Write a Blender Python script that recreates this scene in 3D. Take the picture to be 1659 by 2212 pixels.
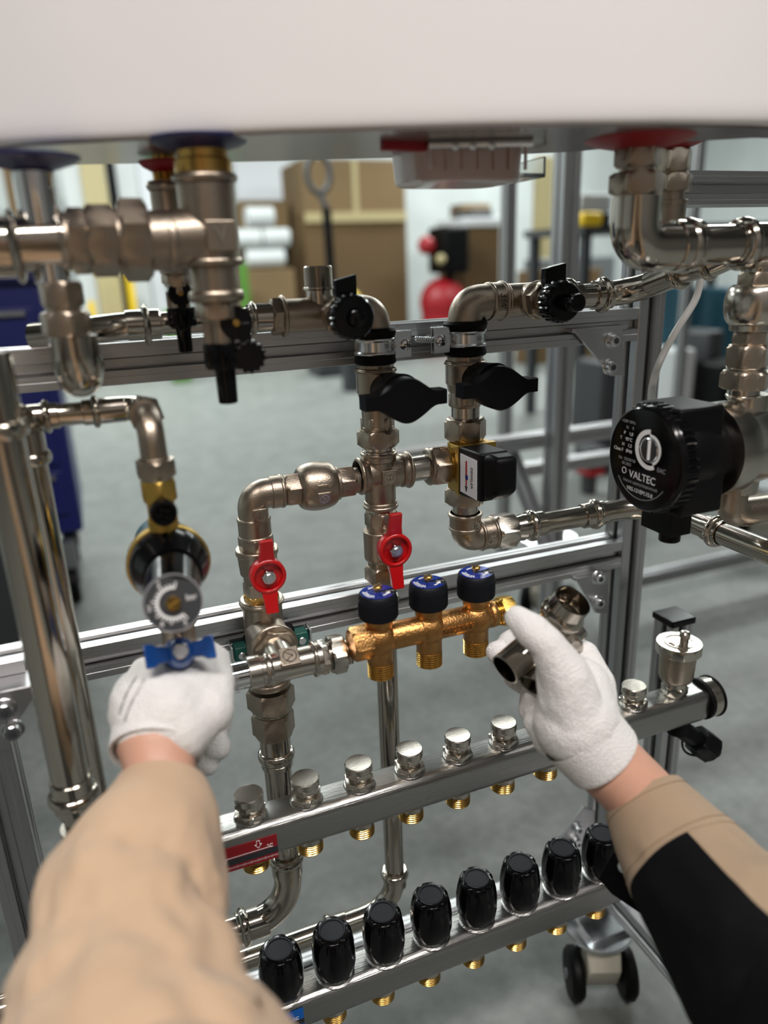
import bpy, bmesh, math, random
from mathutils import Vector as V, Matrix, noise
random.seed(4)
sc = bpy.context.scene
for o in list(bpy.data.objects): bpy.data.objects.remove(o)
PI = math.pi
# ------------------------------------------------------------------ camera
F = 1609.0; CX, CY = 829.5, 1106.0
H = 0.96                                   # lens height above the floor
dv = V((1005-CX, 5900-CY, F)).normalized()
vx = 5200-CX; vy = -(vx*(1005-CX)+F*F)/(5900-CY)
Xc = V((vx, vy, F)).normalized(); Zc = -dv; Yc = Zc.cross(Xc)
Mw = Matrix((Xc, Yc, Zc))                  # rows: camera coordinates (x right, y down, z forward) -> world
EYE = V((0, 0, H))
cam_d = bpy.data.cameras.new('camera'); cam = bpy.data.objects.new('camera', cam_d); sc.collection.objects.link(cam)
rt = Mw @ V((1, 0, 0)); up = Mw @ V((0, -1, 0)); bk = Mw @ V((0, 0, -1))
m4 = Matrix((rt, up, bk)).transposed().to_4x4(); m4.translation = EYE
cam.matrix_world = m4
cam_d.sensor_fit = 'VERTICAL'; cam_d.sensor_height = 36; cam_d.lens = F/2212*36
cam_d.clip_start = 0.02; cam_d.clip_end = 60
cam_d.dof.use_dof = True; cam_d.dof.focus_distance = 0.70; cam_d.dof.aperture_fstop = 2.6
sc.camera = cam
# ------------------------------------------------------------------ world, lamps, exposure
w = bpy.data.worlds.new('world'); sc.world = w; w.use_nodes = True
w.node_tree.nodes['Background'].inputs[0].default_value = (0.75, 0.85, 0.82, 1)
w.node_tree.nodes['Background'].inputs[1].default_value = 0.25
sc.view_settings.view_transform = 'Standard'; sc.view_settings.look = 'None'
sc.view_settings.exposure = 0.0; sc.view_settings.gamma = 1.0; sc.view_settings.use_curve_mapping = False
CEIL = 3.6
#            x,    y,   length, width, power, colour
LAMPS = [(-0.70, -1.15, 1.3, 0.30, 86, (1.0, 0.93, 0.89)),
         (1.10, -1.30, 1.3, 0.30, 62, (1.0, 0.95, 0.92)),
         (-1.6, 3.2, 1.5, 0.30, 14, (0.94, 1.0, 0.98)),
         (1.95, 3.75, 1.5, 0.45, 24, (0.94, 1.0, 0.98)),
         (0.3, 6.0, 2.0, 0.40, 240, (0.93, 1.0, 0.98)),
         (5.2, 4.2, 2.0, 0.40, 150, (0.93, 1.0, 0.98)),
         (5.2, 7.6, 2.0, 0.40, 180, (0.93, 1.0, 0.98)),
         (-2.6, 7.6, 2.0, 0.40, 110, (0.93, 1.0, 0.98))]
for i, (x, y, lx, ly, pw, colr) in enumerate(LAMPS):
    ld = bpy.data.lights.new('lamp_light', 'AREA'); ld.shape = 'RECTANGLE'; ld.size = lx; ld.size_y = ly; ld.energy = pw; ld.color = colr
    lo = bpy.data.objects.new('lamp_light', ld); sc.collection.objects.link(lo); lo.location = (x, y, CEIL-0.09)
# ------------------------------------------------------------------ unprojection of the traced photograph
def ray(px, py): return Mw @ V(((px-CX)/F, (py-CY)/F, 1))
def W(px, py, Y): d = ray(px, py); return EYE + d*(Y/d.y)
def WZ(px, py, z): d = ray(px, py); return EYE + d*((z-H)/d.z)
def C(px, py, dep): return EYE + ray(px, py)*dep
def dep(p): return (Mw.transposed() @ (V(p)-EYE)).z
def mm(px, p): return px*dep(p)/F          # pixels -> metres at a world point
# ------------------------------------------------------------------ materials
MT = {}
def mat(name, col, rough=0.5, metal=0.0, bump=0.0, bscale=400, stretch=(1, 1, 1), coat=0, var=0.0, vscale=8, rvar=0.0, spec=0.5, sub=0, emit=0, alpha=1, trans=0, kind='NOISE', detail=3):
    m = bpy.data.materials.new(name); m.use_nodes = True; nt = m.node_tree; n = nt.nodes; l = nt.links; b = n['Principled BSDF']
    b.inputs['Base Color'].default_value = (*col, 1); b.inputs['Roughness'].default_value = rough; b.inputs['Metallic'].default_value = metal
    b.inputs['Specular IOR Level'].default_value = spec; b.inputs['Coat Weight'].default_value = coat
    if sub: b.inputs['Subsurface Weight'].default_value = sub; b.inputs['Subsurface Radius'].default_value = (0.01, 0.004, 0.002)
    if trans: b.inputs['Transmission Weight'].default_value = trans
    if emit: b.inputs['Emission Color'].default_value = (*col, 1); b.inputs['Emission Strength'].default_value = emit
    tc = n.new('ShaderNodeTexCoord')
    if bump or rvar:
        mp = n.new('ShaderNodeMapping'); mp.inputs['Scale'].default_value = stretch; l.new(tc.outputs['Object'], mp.inputs[0])
        if kind == 'NOISE':
            t = n.new('ShaderNodeTexNoise'); t.inputs['Scale'].default_value = bscale; t.inputs['Detail'].default_value = detail
        else:
            t = n.new('ShaderNodeTexVoronoi'); t.inputs['Scale'].default_value = bscale
        l.new(mp.outputs[0], t.inputs['Vector'])
        if bump:
            bp = n.new('ShaderNodeBump'); bp.inputs['Strength'].default_value = bump; bp.inputs['Distance'].default_value = 0.0006
            l.new(t.outputs[0], bp.inputs['Height']); l.new(bp.outputs[0], b.inputs['Normal'])
        if rvar:
            mr = n.new('ShaderNodeMapRange'); mr.inputs['To Min'].default_value = max(0.02, rough-rvar); mr.inputs['To Max'].default_value = rough+rvar
            l.new(t.outputs[0], mr.inputs[0]); l.new(mr.outputs[0], b.inputs['Roughness'])
    if var:
        t2 = n.new('ShaderNodeTexNoise'); t2.inputs['Scale'].default_value = vscale; t2.inputs['Detail'].default_value = 6; l.new(tc.outputs['Object'], t2.inputs['Vector'])
        r = n.new('ShaderNodeValToRGB'); r.color_ramp.elements[0].position = 0.3; r.color_ramp.elements[1].position = 0.7
        r.color_ramp.elements[0].color = (*[c*(1-var) for c in col], 1); r.color_ramp.elements[1].color = (*[min(1, c*(1+var)) for c in col], 1)
        l.new(t2.outputs[0], r.inputs[0]); l.new(r.outputs[0], b.inputs['Base Color'])
    MT[name] = m; return m
mat('nickel', (0.40, 0.335, 0.27), 0.33, 1, bump=0.35, bscale=900, rvar=0.06)
mat('nickel_bright', (0.55, 0.51, 0.45), 0.22, 1, bump=0.12, bscale=700)
mat('stainless', (0.46, 0.42, 0.365), 0.15, 1, rvar=0.05, bump=0.03, bscale=90)
mat('chrome', (0.80, 0.80, 0.80), 0.05, 1)
mat('zinc', (0.72, 0.74, 0.76), 0.22, 1, bump=0.05, bscale=200)
mat('brushed', (0.36, 0.355, 0.34), 0.30, 1, bump=0.5, bscale=60, stretch=(0.6, 14, 14), rvar=0.08)
mat('alu', (0.56, 0.56, 0.57), 0.34, 1, bump=0.25, bscale=50, stretch=(0.5, 20, 20), rvar=0.08)
mat('alu_upright', (0.52, 0.52, 0.53), 0.34, 1, bump=0.25, bscale=50, stretch=(20, 20, 0.5), rvar=0.08)
mat('brass', (0.64, 0.39, 0.11), 0.24, 1, bump=0.1, bscale=500)
mat('cast_brass', (0.54, 0.285, 0.10), 0.36, 1, bump=0.8, bscale=520, rvar=0.08)
mat('gold_brass', (0.60, 0.40, 0.10), 0.40, 1, bump=0.25, bscale=700)
mat('black_gloss', (0.002, 0.002, 0.0025), 0.17, 0, spec=0.25)
mat('black_matte', (0.003, 0.003, 0.0035), 0.42, 0, bump=0.1, bscale=1500, spec=0.14)
mat('knob_black', (0.006, 0.007, 0.010), 0.5, 0, spec=0.22)
mat('rubber', (0.003, 0.003, 0.003), 0.5, 0, spec=0.15)
mat('red_paint', (0.42, 0.004, 0.006), 0.30, 0, coat=0.3)
mat('red_plastic', (0.30, 0.006, 0.012), 0.45)
mat('blue_paint', (0.004, 0.065, 0.29), 0.30, 0, coat=0.3)
mat('navy_plastic', (0.008, 0.010, 0.07), 0.4)
mat('disc_blue', (0.006, 0.035, 0.30), 0.18, 0.2, coat=0.6)
mat('green_plastic', (0.01, 0.10, 0.08), 0.4)
mat('enamel', (0.87, 0.845, 0.84), 0.25, 0, coat=0.25)
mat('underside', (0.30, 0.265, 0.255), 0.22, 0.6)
mat('pink_grey_plastic', (0.55, 0.43, 0.40), 0.28, 0, coat=0.3)
mat('clear_plastic', (0.9, 0.92, 0.9), 0.08, 0, trans=0.95)
mat('white_print', (0.85, 0.85, 0.85), 0.5)
mat('grey_print', (0.30, 0.30, 0.32), 0.5)
mat('dark_print', (0.02, 0.02, 0.025), 0.5)
mat('sticker_white', (0.72, 0.73, 0.76), 0.45)
mat('sticker_red', (0.22, 0.003, 0.008), 0.35)
mat('sticker_blue', (0.0, 0.12, 0.50), 0.35)
mat('skin', (0.60, 0.335, 0.24), 0.50, 0, bump=0.25, bscale=260, sub=0.12, var=0.10, vscale=28)
mat('cable_white', (0.62, 0.60, 0.57), 0.4)
mat('cream_paint', (0.62, 0.58, 0.48), 0.4)
mat('cardboard', (0.115, 0.068, 0.026), 0.85, 0, var=0.12, vscale=1.5)
mat('cardboard_pale', (0.18, 0.115, 0.052), 0.85, 0, var=0.12, vscale=1.5)
mat('wall_paint', (0.52, 0.55, 0.545), 0.8, 0, var=0.10, vscale=1.6)
mat('side_wall', (0.14, 0.135, 0.13), 0.8)
mat('ceiling_paint', (0.12, 0.12, 0.12), 0.8)
mat('dark_grey', (0.035, 0.038, 0.042), 0.5)
mat('mid_grey', (0.22, 0.23, 0.24), 0.4, 0.5)
mat('pale_grey', (0.55, 0.57, 0.57), 0.6)
mat('cart_blue', (0.006, 0.010, 0.11), 0.4)
mat('teal', (0.006, 0.07, 0.11), 0.5)
mat('yellow', (0.75, 0.50, 0.01), 0.5)
mat('lime', (0.07, 0.19, 0.02), 0.6)
mat('pale_wood', (0.42, 0.35, 0.18), 0.6)
mat('trouser', (0.02, 0.02, 0.025), 0.9)
mat('hair', (0.03, 0.02, 0.012), 0.6)
mat('lamp_glow', (0.95, 1.0, 0.98), 0.5, emit=5.0)
mat('mesh_copper', (0.40, 0.20, 0.14), 0.5)
def fabric(name, col, sc_, strength, rough=0.9, angle=0.8, var=0.06):
    m = mat(name, col, rough, var=var, vscale=14, spec=0.15); n = m.node_tree.nodes; l = m.node_tree.links; b = n['Principled BSDF']
    b.inputs['Sheen Weight'].default_value = 0.15
    tc = n.new('ShaderNodeTexCoord'); mp = n.new('ShaderNodeMapping'); mp.inputs['Rotation'].default_value = (0.3, 0.4, angle); l.new(tc.outputs['Object'], mp.inputs[0])
    ws = []
    for d in ('X', 'Y'):
        wv = n.new('ShaderNodeTexWave'); wv.bands_direction = d; wv.inputs['Scale'].default_value = sc_; wv.inputs['Distortion'].default_value = 0.6; wv.inputs['Detail'].default_value = 1
        l.new(mp.outputs[0], wv.inputs['Vector']); ws.append(wv)
    a = n.new('ShaderNodeMath'); a.operation = 'MULTIPLY'; l.new(ws[0].outputs['Fac'], a.inputs[0]); l.new(ws[1].outputs['Fac'], a.inputs[1])
    bp = n.new('ShaderNodeBump'); bp.inputs['Strength'].default_value = strength; bp.inputs['Distance'].default_value = 0.0008
    l.new(a.outputs[0], bp.inputs['Height']); l.new(bp.outputs[0], b.inputs['Normal'])
    return m
def knit():
    m = mat('glove_knit', (0.82, 0.805, 0.79), 0.9, spec=0.15); n = m.node_tree.nodes; l = m.node_tree.links; b = n['Principled BSDF']; b.inputs['Sheen Weight'].default_value = 0.15
    tc = n.new('ShaderNodeTexCoord'); v = n.new('ShaderNodeTexVoronoi'); v.inputs['Scale'].default_value = 620; v.inputs['Randomness'].default_value = 0.45; l.new(tc.outputs['Object'], v.inputs['Vector'])
    bp = n.new('ShaderNodeBump'); bp.inputs['Strength'].default_value = 0.9; bp.inputs['Distance'].default_value = 0.0011; bp.invert = True; l.new(v.outputs['Distance'], bp.inputs['Height']); l.new(bp.outputs[0], b.inputs['Normal'])
knit()
fabric('khaki', (0.37, 0.27, 0.18), 330, 0.35, angle=1.0)
fabric('khaki_light', (0.56, 0.395, 0.265), 330, 0.3, angle=1.0)
fabric('black_cloth', (0.003, 0.003, 0.004), 330, 0.3); MT['black_cloth'].node_tree.nodes['Principled BSDF'].inputs['Sheen Weight'].default_value = 0
def concrete():
    m = mat('concrete', (0.36, 0.38, 0.36), 0.5, spec=0.22); n = m.node_tree.nodes; l = m.node_tree.links; b = n['Principled BSDF']
    tc = n.new('ShaderNodeTexCoord')
    t = n.new('ShaderNodeTexNoise'); t.inputs['Scale'].default_value = 9; t.inputs['Detail'].default_value = 9; t.inputs['Roughness'].default_value = 0.65
    t2 = n.new('ShaderNodeTexNoise'); t2.inputs['Scale'].default_value = 45; t2.inputs['Detail'].default_value = 6
    l.new(tc.outputs['Object'], t.inputs['Vector']); l.new(tc.outputs['Object'], t2.inputs['Vector'])
    mx = n.new('ShaderNodeMix'); mx.inputs[0].default_value = 0.35; l.new(t.outputs[0], mx.inputs[2]); l.new(t2.outputs[0], mx.inputs[3])
    r = n.new('ShaderNodeValToRGB'); e = r.color_ramp.elements; e[0].position = 0.36; e[0].color = (0.135, 0.143, 0.136, 1); e[1].position = 0.64; e[1].color = (0.22, 0.232, 0.22, 1)
    l.new(mx.outputs[0], r.inputs[0]); l.new(r.outputs[0], b.inputs['Base Color'])
    mr = n.new('ShaderNodeMapRange'); mr.inputs['To Min'].default_value = 0.42; mr.inputs['To Max'].default_value = 0.6; l.new(t.outputs[0], mr.inputs[0]); l.new(mr.outputs[0], b.inputs['Roughness'])
concrete()
# ------------------------------------------------------------------ mesh building
def basis(ax, roll=0.0, ref=None):
    z = V(ax).normalized(); r = V(ref) if ref else (V((0, 0, 1)) if abs(z.z) < 0.9 else V((1, 0, 0)))
    x = (r - z*r.dot(z)).normalized(); y = z.cross(x)
    c, s = math.cos(roll), math.sin(roll); return x*c+y*s, y*c-x*s, z
class G:
    def __init__(s): s.v = []; s.f = []
    def add(s, vs, fs): o = len(s.v); s.v += [V(v) for v in vs]; s.f += [[i+o for i in f] for f in fs]; return s
    def lathe(s, p, ax, prof, n=36, roll=0.0, ref=None, caps=True, sq=1.0):
        x, y, z = basis(ax, roll, ref); p = V(p); vs = []; fs = []
        for t, r in prof:
            for i in range(n):
                a = 2*PI*i/n; vs.append(p + z*t + (x*math.cos(a) + y*math.sin(a)*sq)*r)
        for k in range(len(prof)-1):
            for i in range(n):
                j = (i+1) % n; fs.append([k*n+i, k*n+j, (k+1)*n+j, (k+1)*n+i])
        if caps:
            fs.append([i for i in range(n)][::-1]); fs.append([(len(prof)-1)*n+i for i in range(n)])
        return s.add(vs, fs)
    def cyl(s, a, b, r, r2=None, n=32, ch=0.0006):
        a, b = V(a), V(b); L = (b-a).length; r2 = r if r2 is None else r2; ch = min(ch, L*0.3, r*0.3)
        return s.lathe(a, b-a, [(0, r-ch), (ch, r), (L-ch, r2), (L, r2-ch)], n)
    def hexa(s, a, b, rc, n=6, roll=0.0, ref=None):
        a, b = V(a), V(b); L = (b-a).length; ra = rc*math.cos(PI/n); c = min(L*0.12, rc*0.14)
        x, y, z = basis(b-a, roll, ref); N = n*8; vs = []; fs = []
        rows = [(0, 0), (c, 1), (L-c, 1), (L, 0)]
        for t, q in rows:
            for i in range(N):
                an = 2*PI*i/N; loc = (an % (2*PI/n)) - PI/n; rr = ra/math.cos(loc)
                if q == 0: rr = min(rr, ra*0.99)
                vs.append(a + z*t + (x*math.cos(an)+y*math.sin(an))*rr)
        for k in range(3):
            for i in range(N): j = (i+1) % N; fs.append([k*N+i, k*N+j, (k+1)*N+j, (k+1)*N+i])
        fs.append(list(range(N))[::-1]); fs.append([3*N+i for i in range(N)])
        return s.add(vs, fs)
    def bead(s, a, b, r, ri, n=36):
        a, b = V(a), V(b); L = (b-a).length; pr = []
        for k in range(9):
            q = PI*k/8; pr.append((L/2-L/2*math.cos(q), ri+(r-ri)*math.sin(q)))
        return s.lathe(a, b-a, pr, n)
    def thread(s, a, b, r, pitch=0.0020, dpt=0.0013, n=36):
        a, b = V(a), V(b); L = (b-a).length; k = max(2, int(L/pitch)); pr = []
        for i in range(k): t = L*i/k; pr += [(t, r-dpt), (t+L/k*0.35, r), (t+L/k*0.65, r)]
        pr.append((L, r-dpt)); return s.lathe(a, b-a, pr, n)
    def bulge(s, a, b, r, r0, n=40):
        a, b = V(a), V(b); L = (b-a).length
        return s.lathe(a, b-a, [(L*(0.5-0.5*math.cos(PI*k/14)), r0+(r-r0)*math.sin(PI*k/14)**0.75) for k in range(15)], n)
    def sphere(s, c, rx, ry=None, rz=None, R=None, n=24):
        ry = ry or rx; rz = rz or rx; c = V(c); vs = []; fs = []; m = n//2
        R = R or Matrix.Identity(3)
        for i in range(m+1):
            th = PI*i/m
            for j in range(n):
                ph = 2*PI*j/n; vs.append(c + R @ V((rx*math.sin(th)*math.cos(ph), ry*math.sin(th)*math.sin(ph), -rz*math.cos(th))))
        for i in range(m):
            for j in range(n): k = (j+1) % n; fs.append([i*n+j, i*n+k, (i+1)*n+k, (i+1)*n+j])
        return s.add(vs, fs)
    def tube(s, pts, rs, n=24, caps=True):
        pts = [V(p) for p in pts]; rs = rs if isinstance(rs, (list, tuple)) else [rs]*len(pts)
        T = []
        for i in range(len(pts)):
            a = pts[max(0, i-1)]; b = pts[min(len(pts)-1, i+1)]; T.append((b-a).normalized())
        x, y, z = basis(T[0]); vs = []; fs = []
        for i, p in enumerate(pts):
            x = (x - T[i]*x.dot(T[i])).normalized(); y = T[i].cross(x)
            for k in range(n): a = 2*PI*k/n; vs.append(p+(x*math.cos(a)+y*math.sin(a))*rs[i])
        for i in range(len(pts)-1):
            for k in range(n): j = (k+1) % n; fs.append([i*n+k, i*n+j, (i+1)*n+j, (i+1)*n+k])
        if caps: fs.append(list(range(n))[::-1]); fs.append([(len(pts)-1)*n+k for k in range(n)])
        return s.add(vs, fs)
    def box(s, c, sx, sy, sz, X=(1, 0, 0), Y=(0, 1, 0), Z=(0, 0, 1)):
        c = V(c); X, Y, Z = V(X)*sx/2, V(Y)*sy/2, V(Z)*sz/2
        vs = [c+X*a+Y*b+Z*d for a in (-1, 1) for b in (-1, 1) for d in (-1, 1)]
        return s.add(vs, [[0, 1, 3, 2], [4, 6, 7, 5], [0, 4, 5, 1], [2, 3, 7, 6], [0, 2, 6, 4], [1, 5, 7, 3]])
    def prism(s, pts, o, u, v, wv):
        o, u, v, wv = V(o), V(u), V(v), V(wv); n = len(pts)
        vs = [o+u*a+v*b for a, b in pts] + [o+u*a+v*b+wv for a, b in pts]
        return s.add(vs, [list(range(n))[::-1], [n+i for i in range(n)]] + [[i, (i+1) % n, n+(i+1) % n, n+i] for i in range(n)])
    def loft(s, rings, caps=True):
        n = len(rings[0]); vs = [p for r in rings for p in r]; fs = []
        for i in range(len(rings)-1):
            for k in range(n): j = (k+1) % n; fs.append([i*n+k, i*n+j, (i+1)*n+j, (i+1)*n+k])
        if caps: fs.append(list(range(n))[::-1]); fs.append([(len(rings)-1)*n+k for k in range(n)])
        return s.add(vs, fs)
    def capsule(s, a, b, ra, rb, n=20):
        a, b = V(a), V(b); L = (b-a).length
        if L < 1e-6: return s.sphere(a, ra)
        pr = []
        for k in range(7): q = PI/2*k/6; pr.append((-ra*math.cos(q), max(1e-5, ra*math.sin(q))))
        for k in range(7): q = PI/2*k/6; pr.append((L+rb*math.sin(q), max(1e-5, rb*math.cos(q))))
        return s.lathe(a, b-a, pr, n)
def fillet(pts, rad, n=10):
    pts = [V(p) for p in pts]; out = [pts[0]]
    for i in range(1, len(pts)-1):
        a, c, b = pts[i-1], pts[i], pts[i+1]; r = rad if not isinstance(rad, (list, tuple)) else rad[i-1]
        r = min(r, (a-c).length*0.95, (b-c).length*0.95); p = c+(a-c).normalized()*r; q = c+(b-c).normalized()*r
        for k in range(n+1): t = k/n; out.append(p*(1-t)**2+c*2*t*(1-t)+q*t*t)
    out.append(pts[-1]); return out
def tag(o, label, cat, group=None):
    o['label'] = label; o['category'] = cat
    if group: o['group'] = group
    return o
def root(name, label, cat, loc, group=None):
    o = bpy.data.objects.new(name, None); o.empty_display_size = 0.01; sc.collection.objects.link(o); o.location = loc
    return tag(o, label, cat, group)
def worldloc(o):
    p = V(o.location)
    while o.parent: o = o.parent; p += V(o.location)
    return p
def mk(name, g, m, parent=None, origin=None, bevel=0, angle=35, smooth=True, label=None):
    me = bpy.data.meshes.new(name); org = V(origin) if origin is not None else (worldloc(parent) if parent else V((0, 0, 0)))
    me.from_pydata([v-org for v in g.v], [], g.f); me.update()
    bm = bmesh.new(); bm.from_mesh(me); bmesh.ops.recalc_face_normals(bm, faces=bm.faces); bm.to_mesh(me); bm.free()
    me.materials.append(MT[m]) if isinstance(m, str) else [me.materials.append(MT[q]) for q in m]
    if smooth:
        me.polygons.foreach_set('use_smooth', [True]*len(me.polygons)); me.set_sharp_from_angle(angle=math.radians(angle))
    o = bpy.data.objects.new(name, me); sc.collection.objects.link(o)
    if parent: o.parent = parent; o.location = org-worldloc(parent)
    else: o.location = org
    if bevel:
        b = o.modifiers.new('bevel', 'BEVEL'); b.width = bevel; b.segments = 3; b.limit_method = 'ANGLE'; b.angle_limit = math.radians(40); b.harden_normals = False
    if label: o['label'] = label
    return o
def solo(name, label, cat, g, m, origin, group=None, **k):
    return tag(mk(name, g, m, None, origin, **k), label, cat, group)
def struct(name, g, m, origin=(0, 0, 0), **k):
    o = mk(name, g, m, None, origin, **k); o['kind'] = 'structure'; return o
def dup(r, off, label=None, group=None):
    def cp(o, par):
        c = o.copy(); sc.collection.objects.link(c); c.parent = par
        for ch in o.children: cp(ch, c)
        return c
    c = cp(r, None); c.location = V(r.location)+V(off)
    if label: c['label'] = label
    if group: c['group'] = group
    return c
def text(name, s, size, loc, xv, yv, m, parent, align='CENTER', ext=0.0001, label=None):
    cu = bpy.data.curves.new(name, 'FONT'); cu.body = s; cu.size = size; cu.align_x = align; cu.align_y = 'CENTER'; cu.extrude = ext
    cu.materials.append(MT[m]); o = bpy.data.objects.new(name, cu); sc.collection.objects.link(o)
    xv = V(xv).normalized(); yv = (V(yv)-xv*V(yv).dot(xv)).normalized(); zv = xv.cross(yv)
    mx = Matrix((xv, yv, zv)).transposed().to_4x4(); mx.translation = V(loc)-worldloc(parent)
    me = bpy.data.meshes.new_from_object(o); bpy.data.objects.remove(o)
    o = bpy.data.objects.new(name, me); sc.collection.objects.link(o); o.parent = parent; o.matrix_local = mx
    return o
def seg(g, A, B, k, t0, t1, w, w2=None, roll=0.0):
    """one turned piece between fractions t0..t1 of the line A-B, w = full width in photo pixels"""
    a = A.lerp(B, t0); b = A.lerp(B, t1); r = mm(w, (a+b)/2)/2; r2 = mm(w2, (a+b)/2)/2 if w2 else r
    if k == 'c': g.cyl(a, b, r, r2)
    elif k == 'h': g.hexa(a, b, r, roll=roll)
    elif k == 'o': g.hexa(a, b, r, n=8, roll=roll)
    elif k == 'b': g.bead(a, b, r, r2 if w2 else r*0.8)
    elif k == 't': g.thread(a, b, r)
    elif k == 's': g.bulge(a, b, r, r2 if w2 else r*0.6)
    elif k == 'd':
        L = (b-a).length; g.lathe(a, b-a, [(L*math.sin(q*PI/16), max(1e-5, r*math.cos(q*PI/16))) for q in range(9)], 36)
def fit(name, label, cat, A, B, parts, group=None, roll=0.26):
    if len(parts) == 1:
        g = G(); [seg(g, A, B, *q, roll=roll) if len(q) > 4 else seg(g, A, B, *q, roll=roll) for q in parts[0][2]]
        return solo(name, label, cat, g, parts[0][1], A, group)
    r = root(name, label, cat, A, group)
    for pn, m, segs in parts:
        g = G(); [seg(g, A, B, *q, roll=roll) for q in segs]; mk(pn, g, m, r)
    return r
def elbow(name, label, P, w, m='nickel', rad=None, collars=(1.16, 1.16), cl=0.010, group=None, emblem=None, beads=None, origin=None):
    """bent fitting through world points P; w pixel width; collars = end band size factors"""
    r0 = mm(w, P[1])/2; g = G(); pts = fillet(P, rad if rad is not None else r0*1.05, 14); g.tube(pts, r0, 32)
    for e, (a, b, cf) in enumerate(((P[0], P[1], collars[0]), (P[-1], P[-2], collars[1]))):
        if not cf: continue
        d = (b-a).normalized()
        if beads: g.cyl(a, a+d*cl*1.9, r0*1.07); g.bead(a+d*cl*0.35, a+d*cl*1.25, r0*cf, r0)
        else: g.cyl(a, a+d*cl, r0*1.09); g.bead(a, a+d*cl*0.4, r0*cf, r0)
    o = solo(name, label, 'pipe fitting', g, m, P[1] if origin is None else origin, group)
    return o
# ================================================================== the hall
XL, XR, YF, YB = -5.0, 9.0, -2.6, 9.6
struct('floor', G().box(((XL+XR)/2, (YF+YB)/2, -0.05), XR-XL, YB-YF, 0.1), 'concrete')
struct('ceiling', G().box(((XL+XR)/2, (YF+YB)/2, CEIL+0.05), XR-XL, YB-YF, 0.1), 'ceiling_paint')
struct('wall_back', G().box(((XL+XR)/2, YB+0.05, CEIL/2), XR-XL, 0.1, CEIL), 'wall_paint')
struct('wall_front', G().box(((XL+XR)/2, YF-0.05, CEIL/2), XR-XL, 0.1, CEIL), 'side_wall')
struct('wall_left', G().box((XL-0.05, (YF+YB)/2, CEIL/2), 0.1, YB-YF, CEIL), 'wall_paint')
struct('wall_right', G().box((XR+0.05, (YF+YB)/2, CEIL/2), 0.1, YB-YF, CEIL), 'wall_paint')
for i, (x, y, lx, ly, pw, colr) in enumerate(LAMPS):
    where = ['over the worker on the left', 'over the worker on the right', 'behind the rig on the left', 'behind the rig on the right', 'in the middle of the hall', 'at the right of the hall', 'in the far right corner of the hall', 'in the far left corner of the hall'][i]
    r = root('ceiling_light', 'long white ceiling light '+where, 'ceiling light', (x, y, CEIL-0.03), 'long ceiling lights')
    mk('housing', G().box((x, y, CEIL-0.03), lx+0.06, ly+0.06, 0.06), 'pale_grey', r)
    mk('diffuser', G().box((x, y, CEIL-0.067), lx, ly, 0.014), 'lamp_glow', r)
# ================================================================== test rig frame: slotted aluminium bars
def slot_bar(g, a, b, sx, sy, u, v, ch=0.0006):
    """bar a->b with slotted faces; sx along u, sy along v"""
    a, b, u, v = V(a), V(b), V(u), V(v)
    def face(L, D):       # half profile of one side running along +, D = half depth
        q = min(L, D)
        out = [(-L+0.0008, D), (-0.0105, D), (-0.0100, D-0.0006), (-0.0052, D-0.0006), (-0.0040, D-0.0030), (-0.0040, D-0.006), (-0.0072, D-0.006), (-0.0072, D-0.0085),
               (0.0072, D-0.0085), (0.0072, D-0.006), (0.0040, D-0.006), (0.0040, D-0.0030), (0.0052, D-0.0006), (0.0100, D-0.0006), (0.0105, D), (L-0.0008, D)]
        return out
    hx, hy = sx/2, sy/2; pts = []
    for x, y in face(hx, hy): pts.append((x, y))
    for x, y in face(hy, hx): pts.append((y, -x))
    for x, y in face(hx, hy): pts.append((-x, -y))
    for x, y in face(hy, hx): pts.append((-y, x))
    g.prism(pts, a, u, v, b-a); return g
UX, UY, UZ = V((1, 0, 0)), V((0, 1, 0)), V((0, 0, 1))
S = 0.034
YR = 0.655                                  # front face of the rig's back frame
yc = YR+S/2
z_up = W(900, 697, YR).z; z_mid = W(858, 1265, YR).z
z_up2 = W(900, 752, YR).z
def bar(name, label, a, b, sx=S, sy=S, u=UY, v=UZ, m='alu', extra=None, group=None):
    g = slot_bar(G(), a, b, sx, sy, u, v)
    return solo(name, label, 'frame bar', g, m, a, group, angle=25)
xp0 = W(1340, 1250, YR).x; xp1 = xp0+S; xpc = (xp0+xp1)/2
bar('rail', 'upper slotted aluminium rail behind the two clamped pipe stacks', (-0.62, yc, z_up-S/2), (xp0-0.0005, yc, z_up-S/2))
bar('rail', 'middle slotted aluminium rail running behind the brass three-knob manifold', (-0.62, yc, z_mid-S/2), (xp0-0.0005, yc, z_mid-S/2))
zb = 0.165
bar('rail', 'bottom slotted aluminium rail behind the black-knobbed manifold', (-0.62, yc, W(1080, 1955, YR).z-S/2), (xp0-0.0005, yc, W(1080, 1955, YR).z-S/2))
zbr = W(1080, 1955, YR).z
bar('post', 'tall slotted aluminium upright at the right end of the rails, behind the pump', (xpc, yc, zbr-S), (xpc, yc, 1.10), u=UX, v=UY, m='alu_upright')
# second profile beside the upright, seen edge on
bar('rail', 'thick slotted aluminium beam at the top right above the bent pipe', (xp1-0.06, YR-0.05, W(1500, 410, YR-0.05).z), (1.25, YR-0.05, W(1500, 410, YR-0.05).z), sx=S, sy=0.030, )
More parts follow.
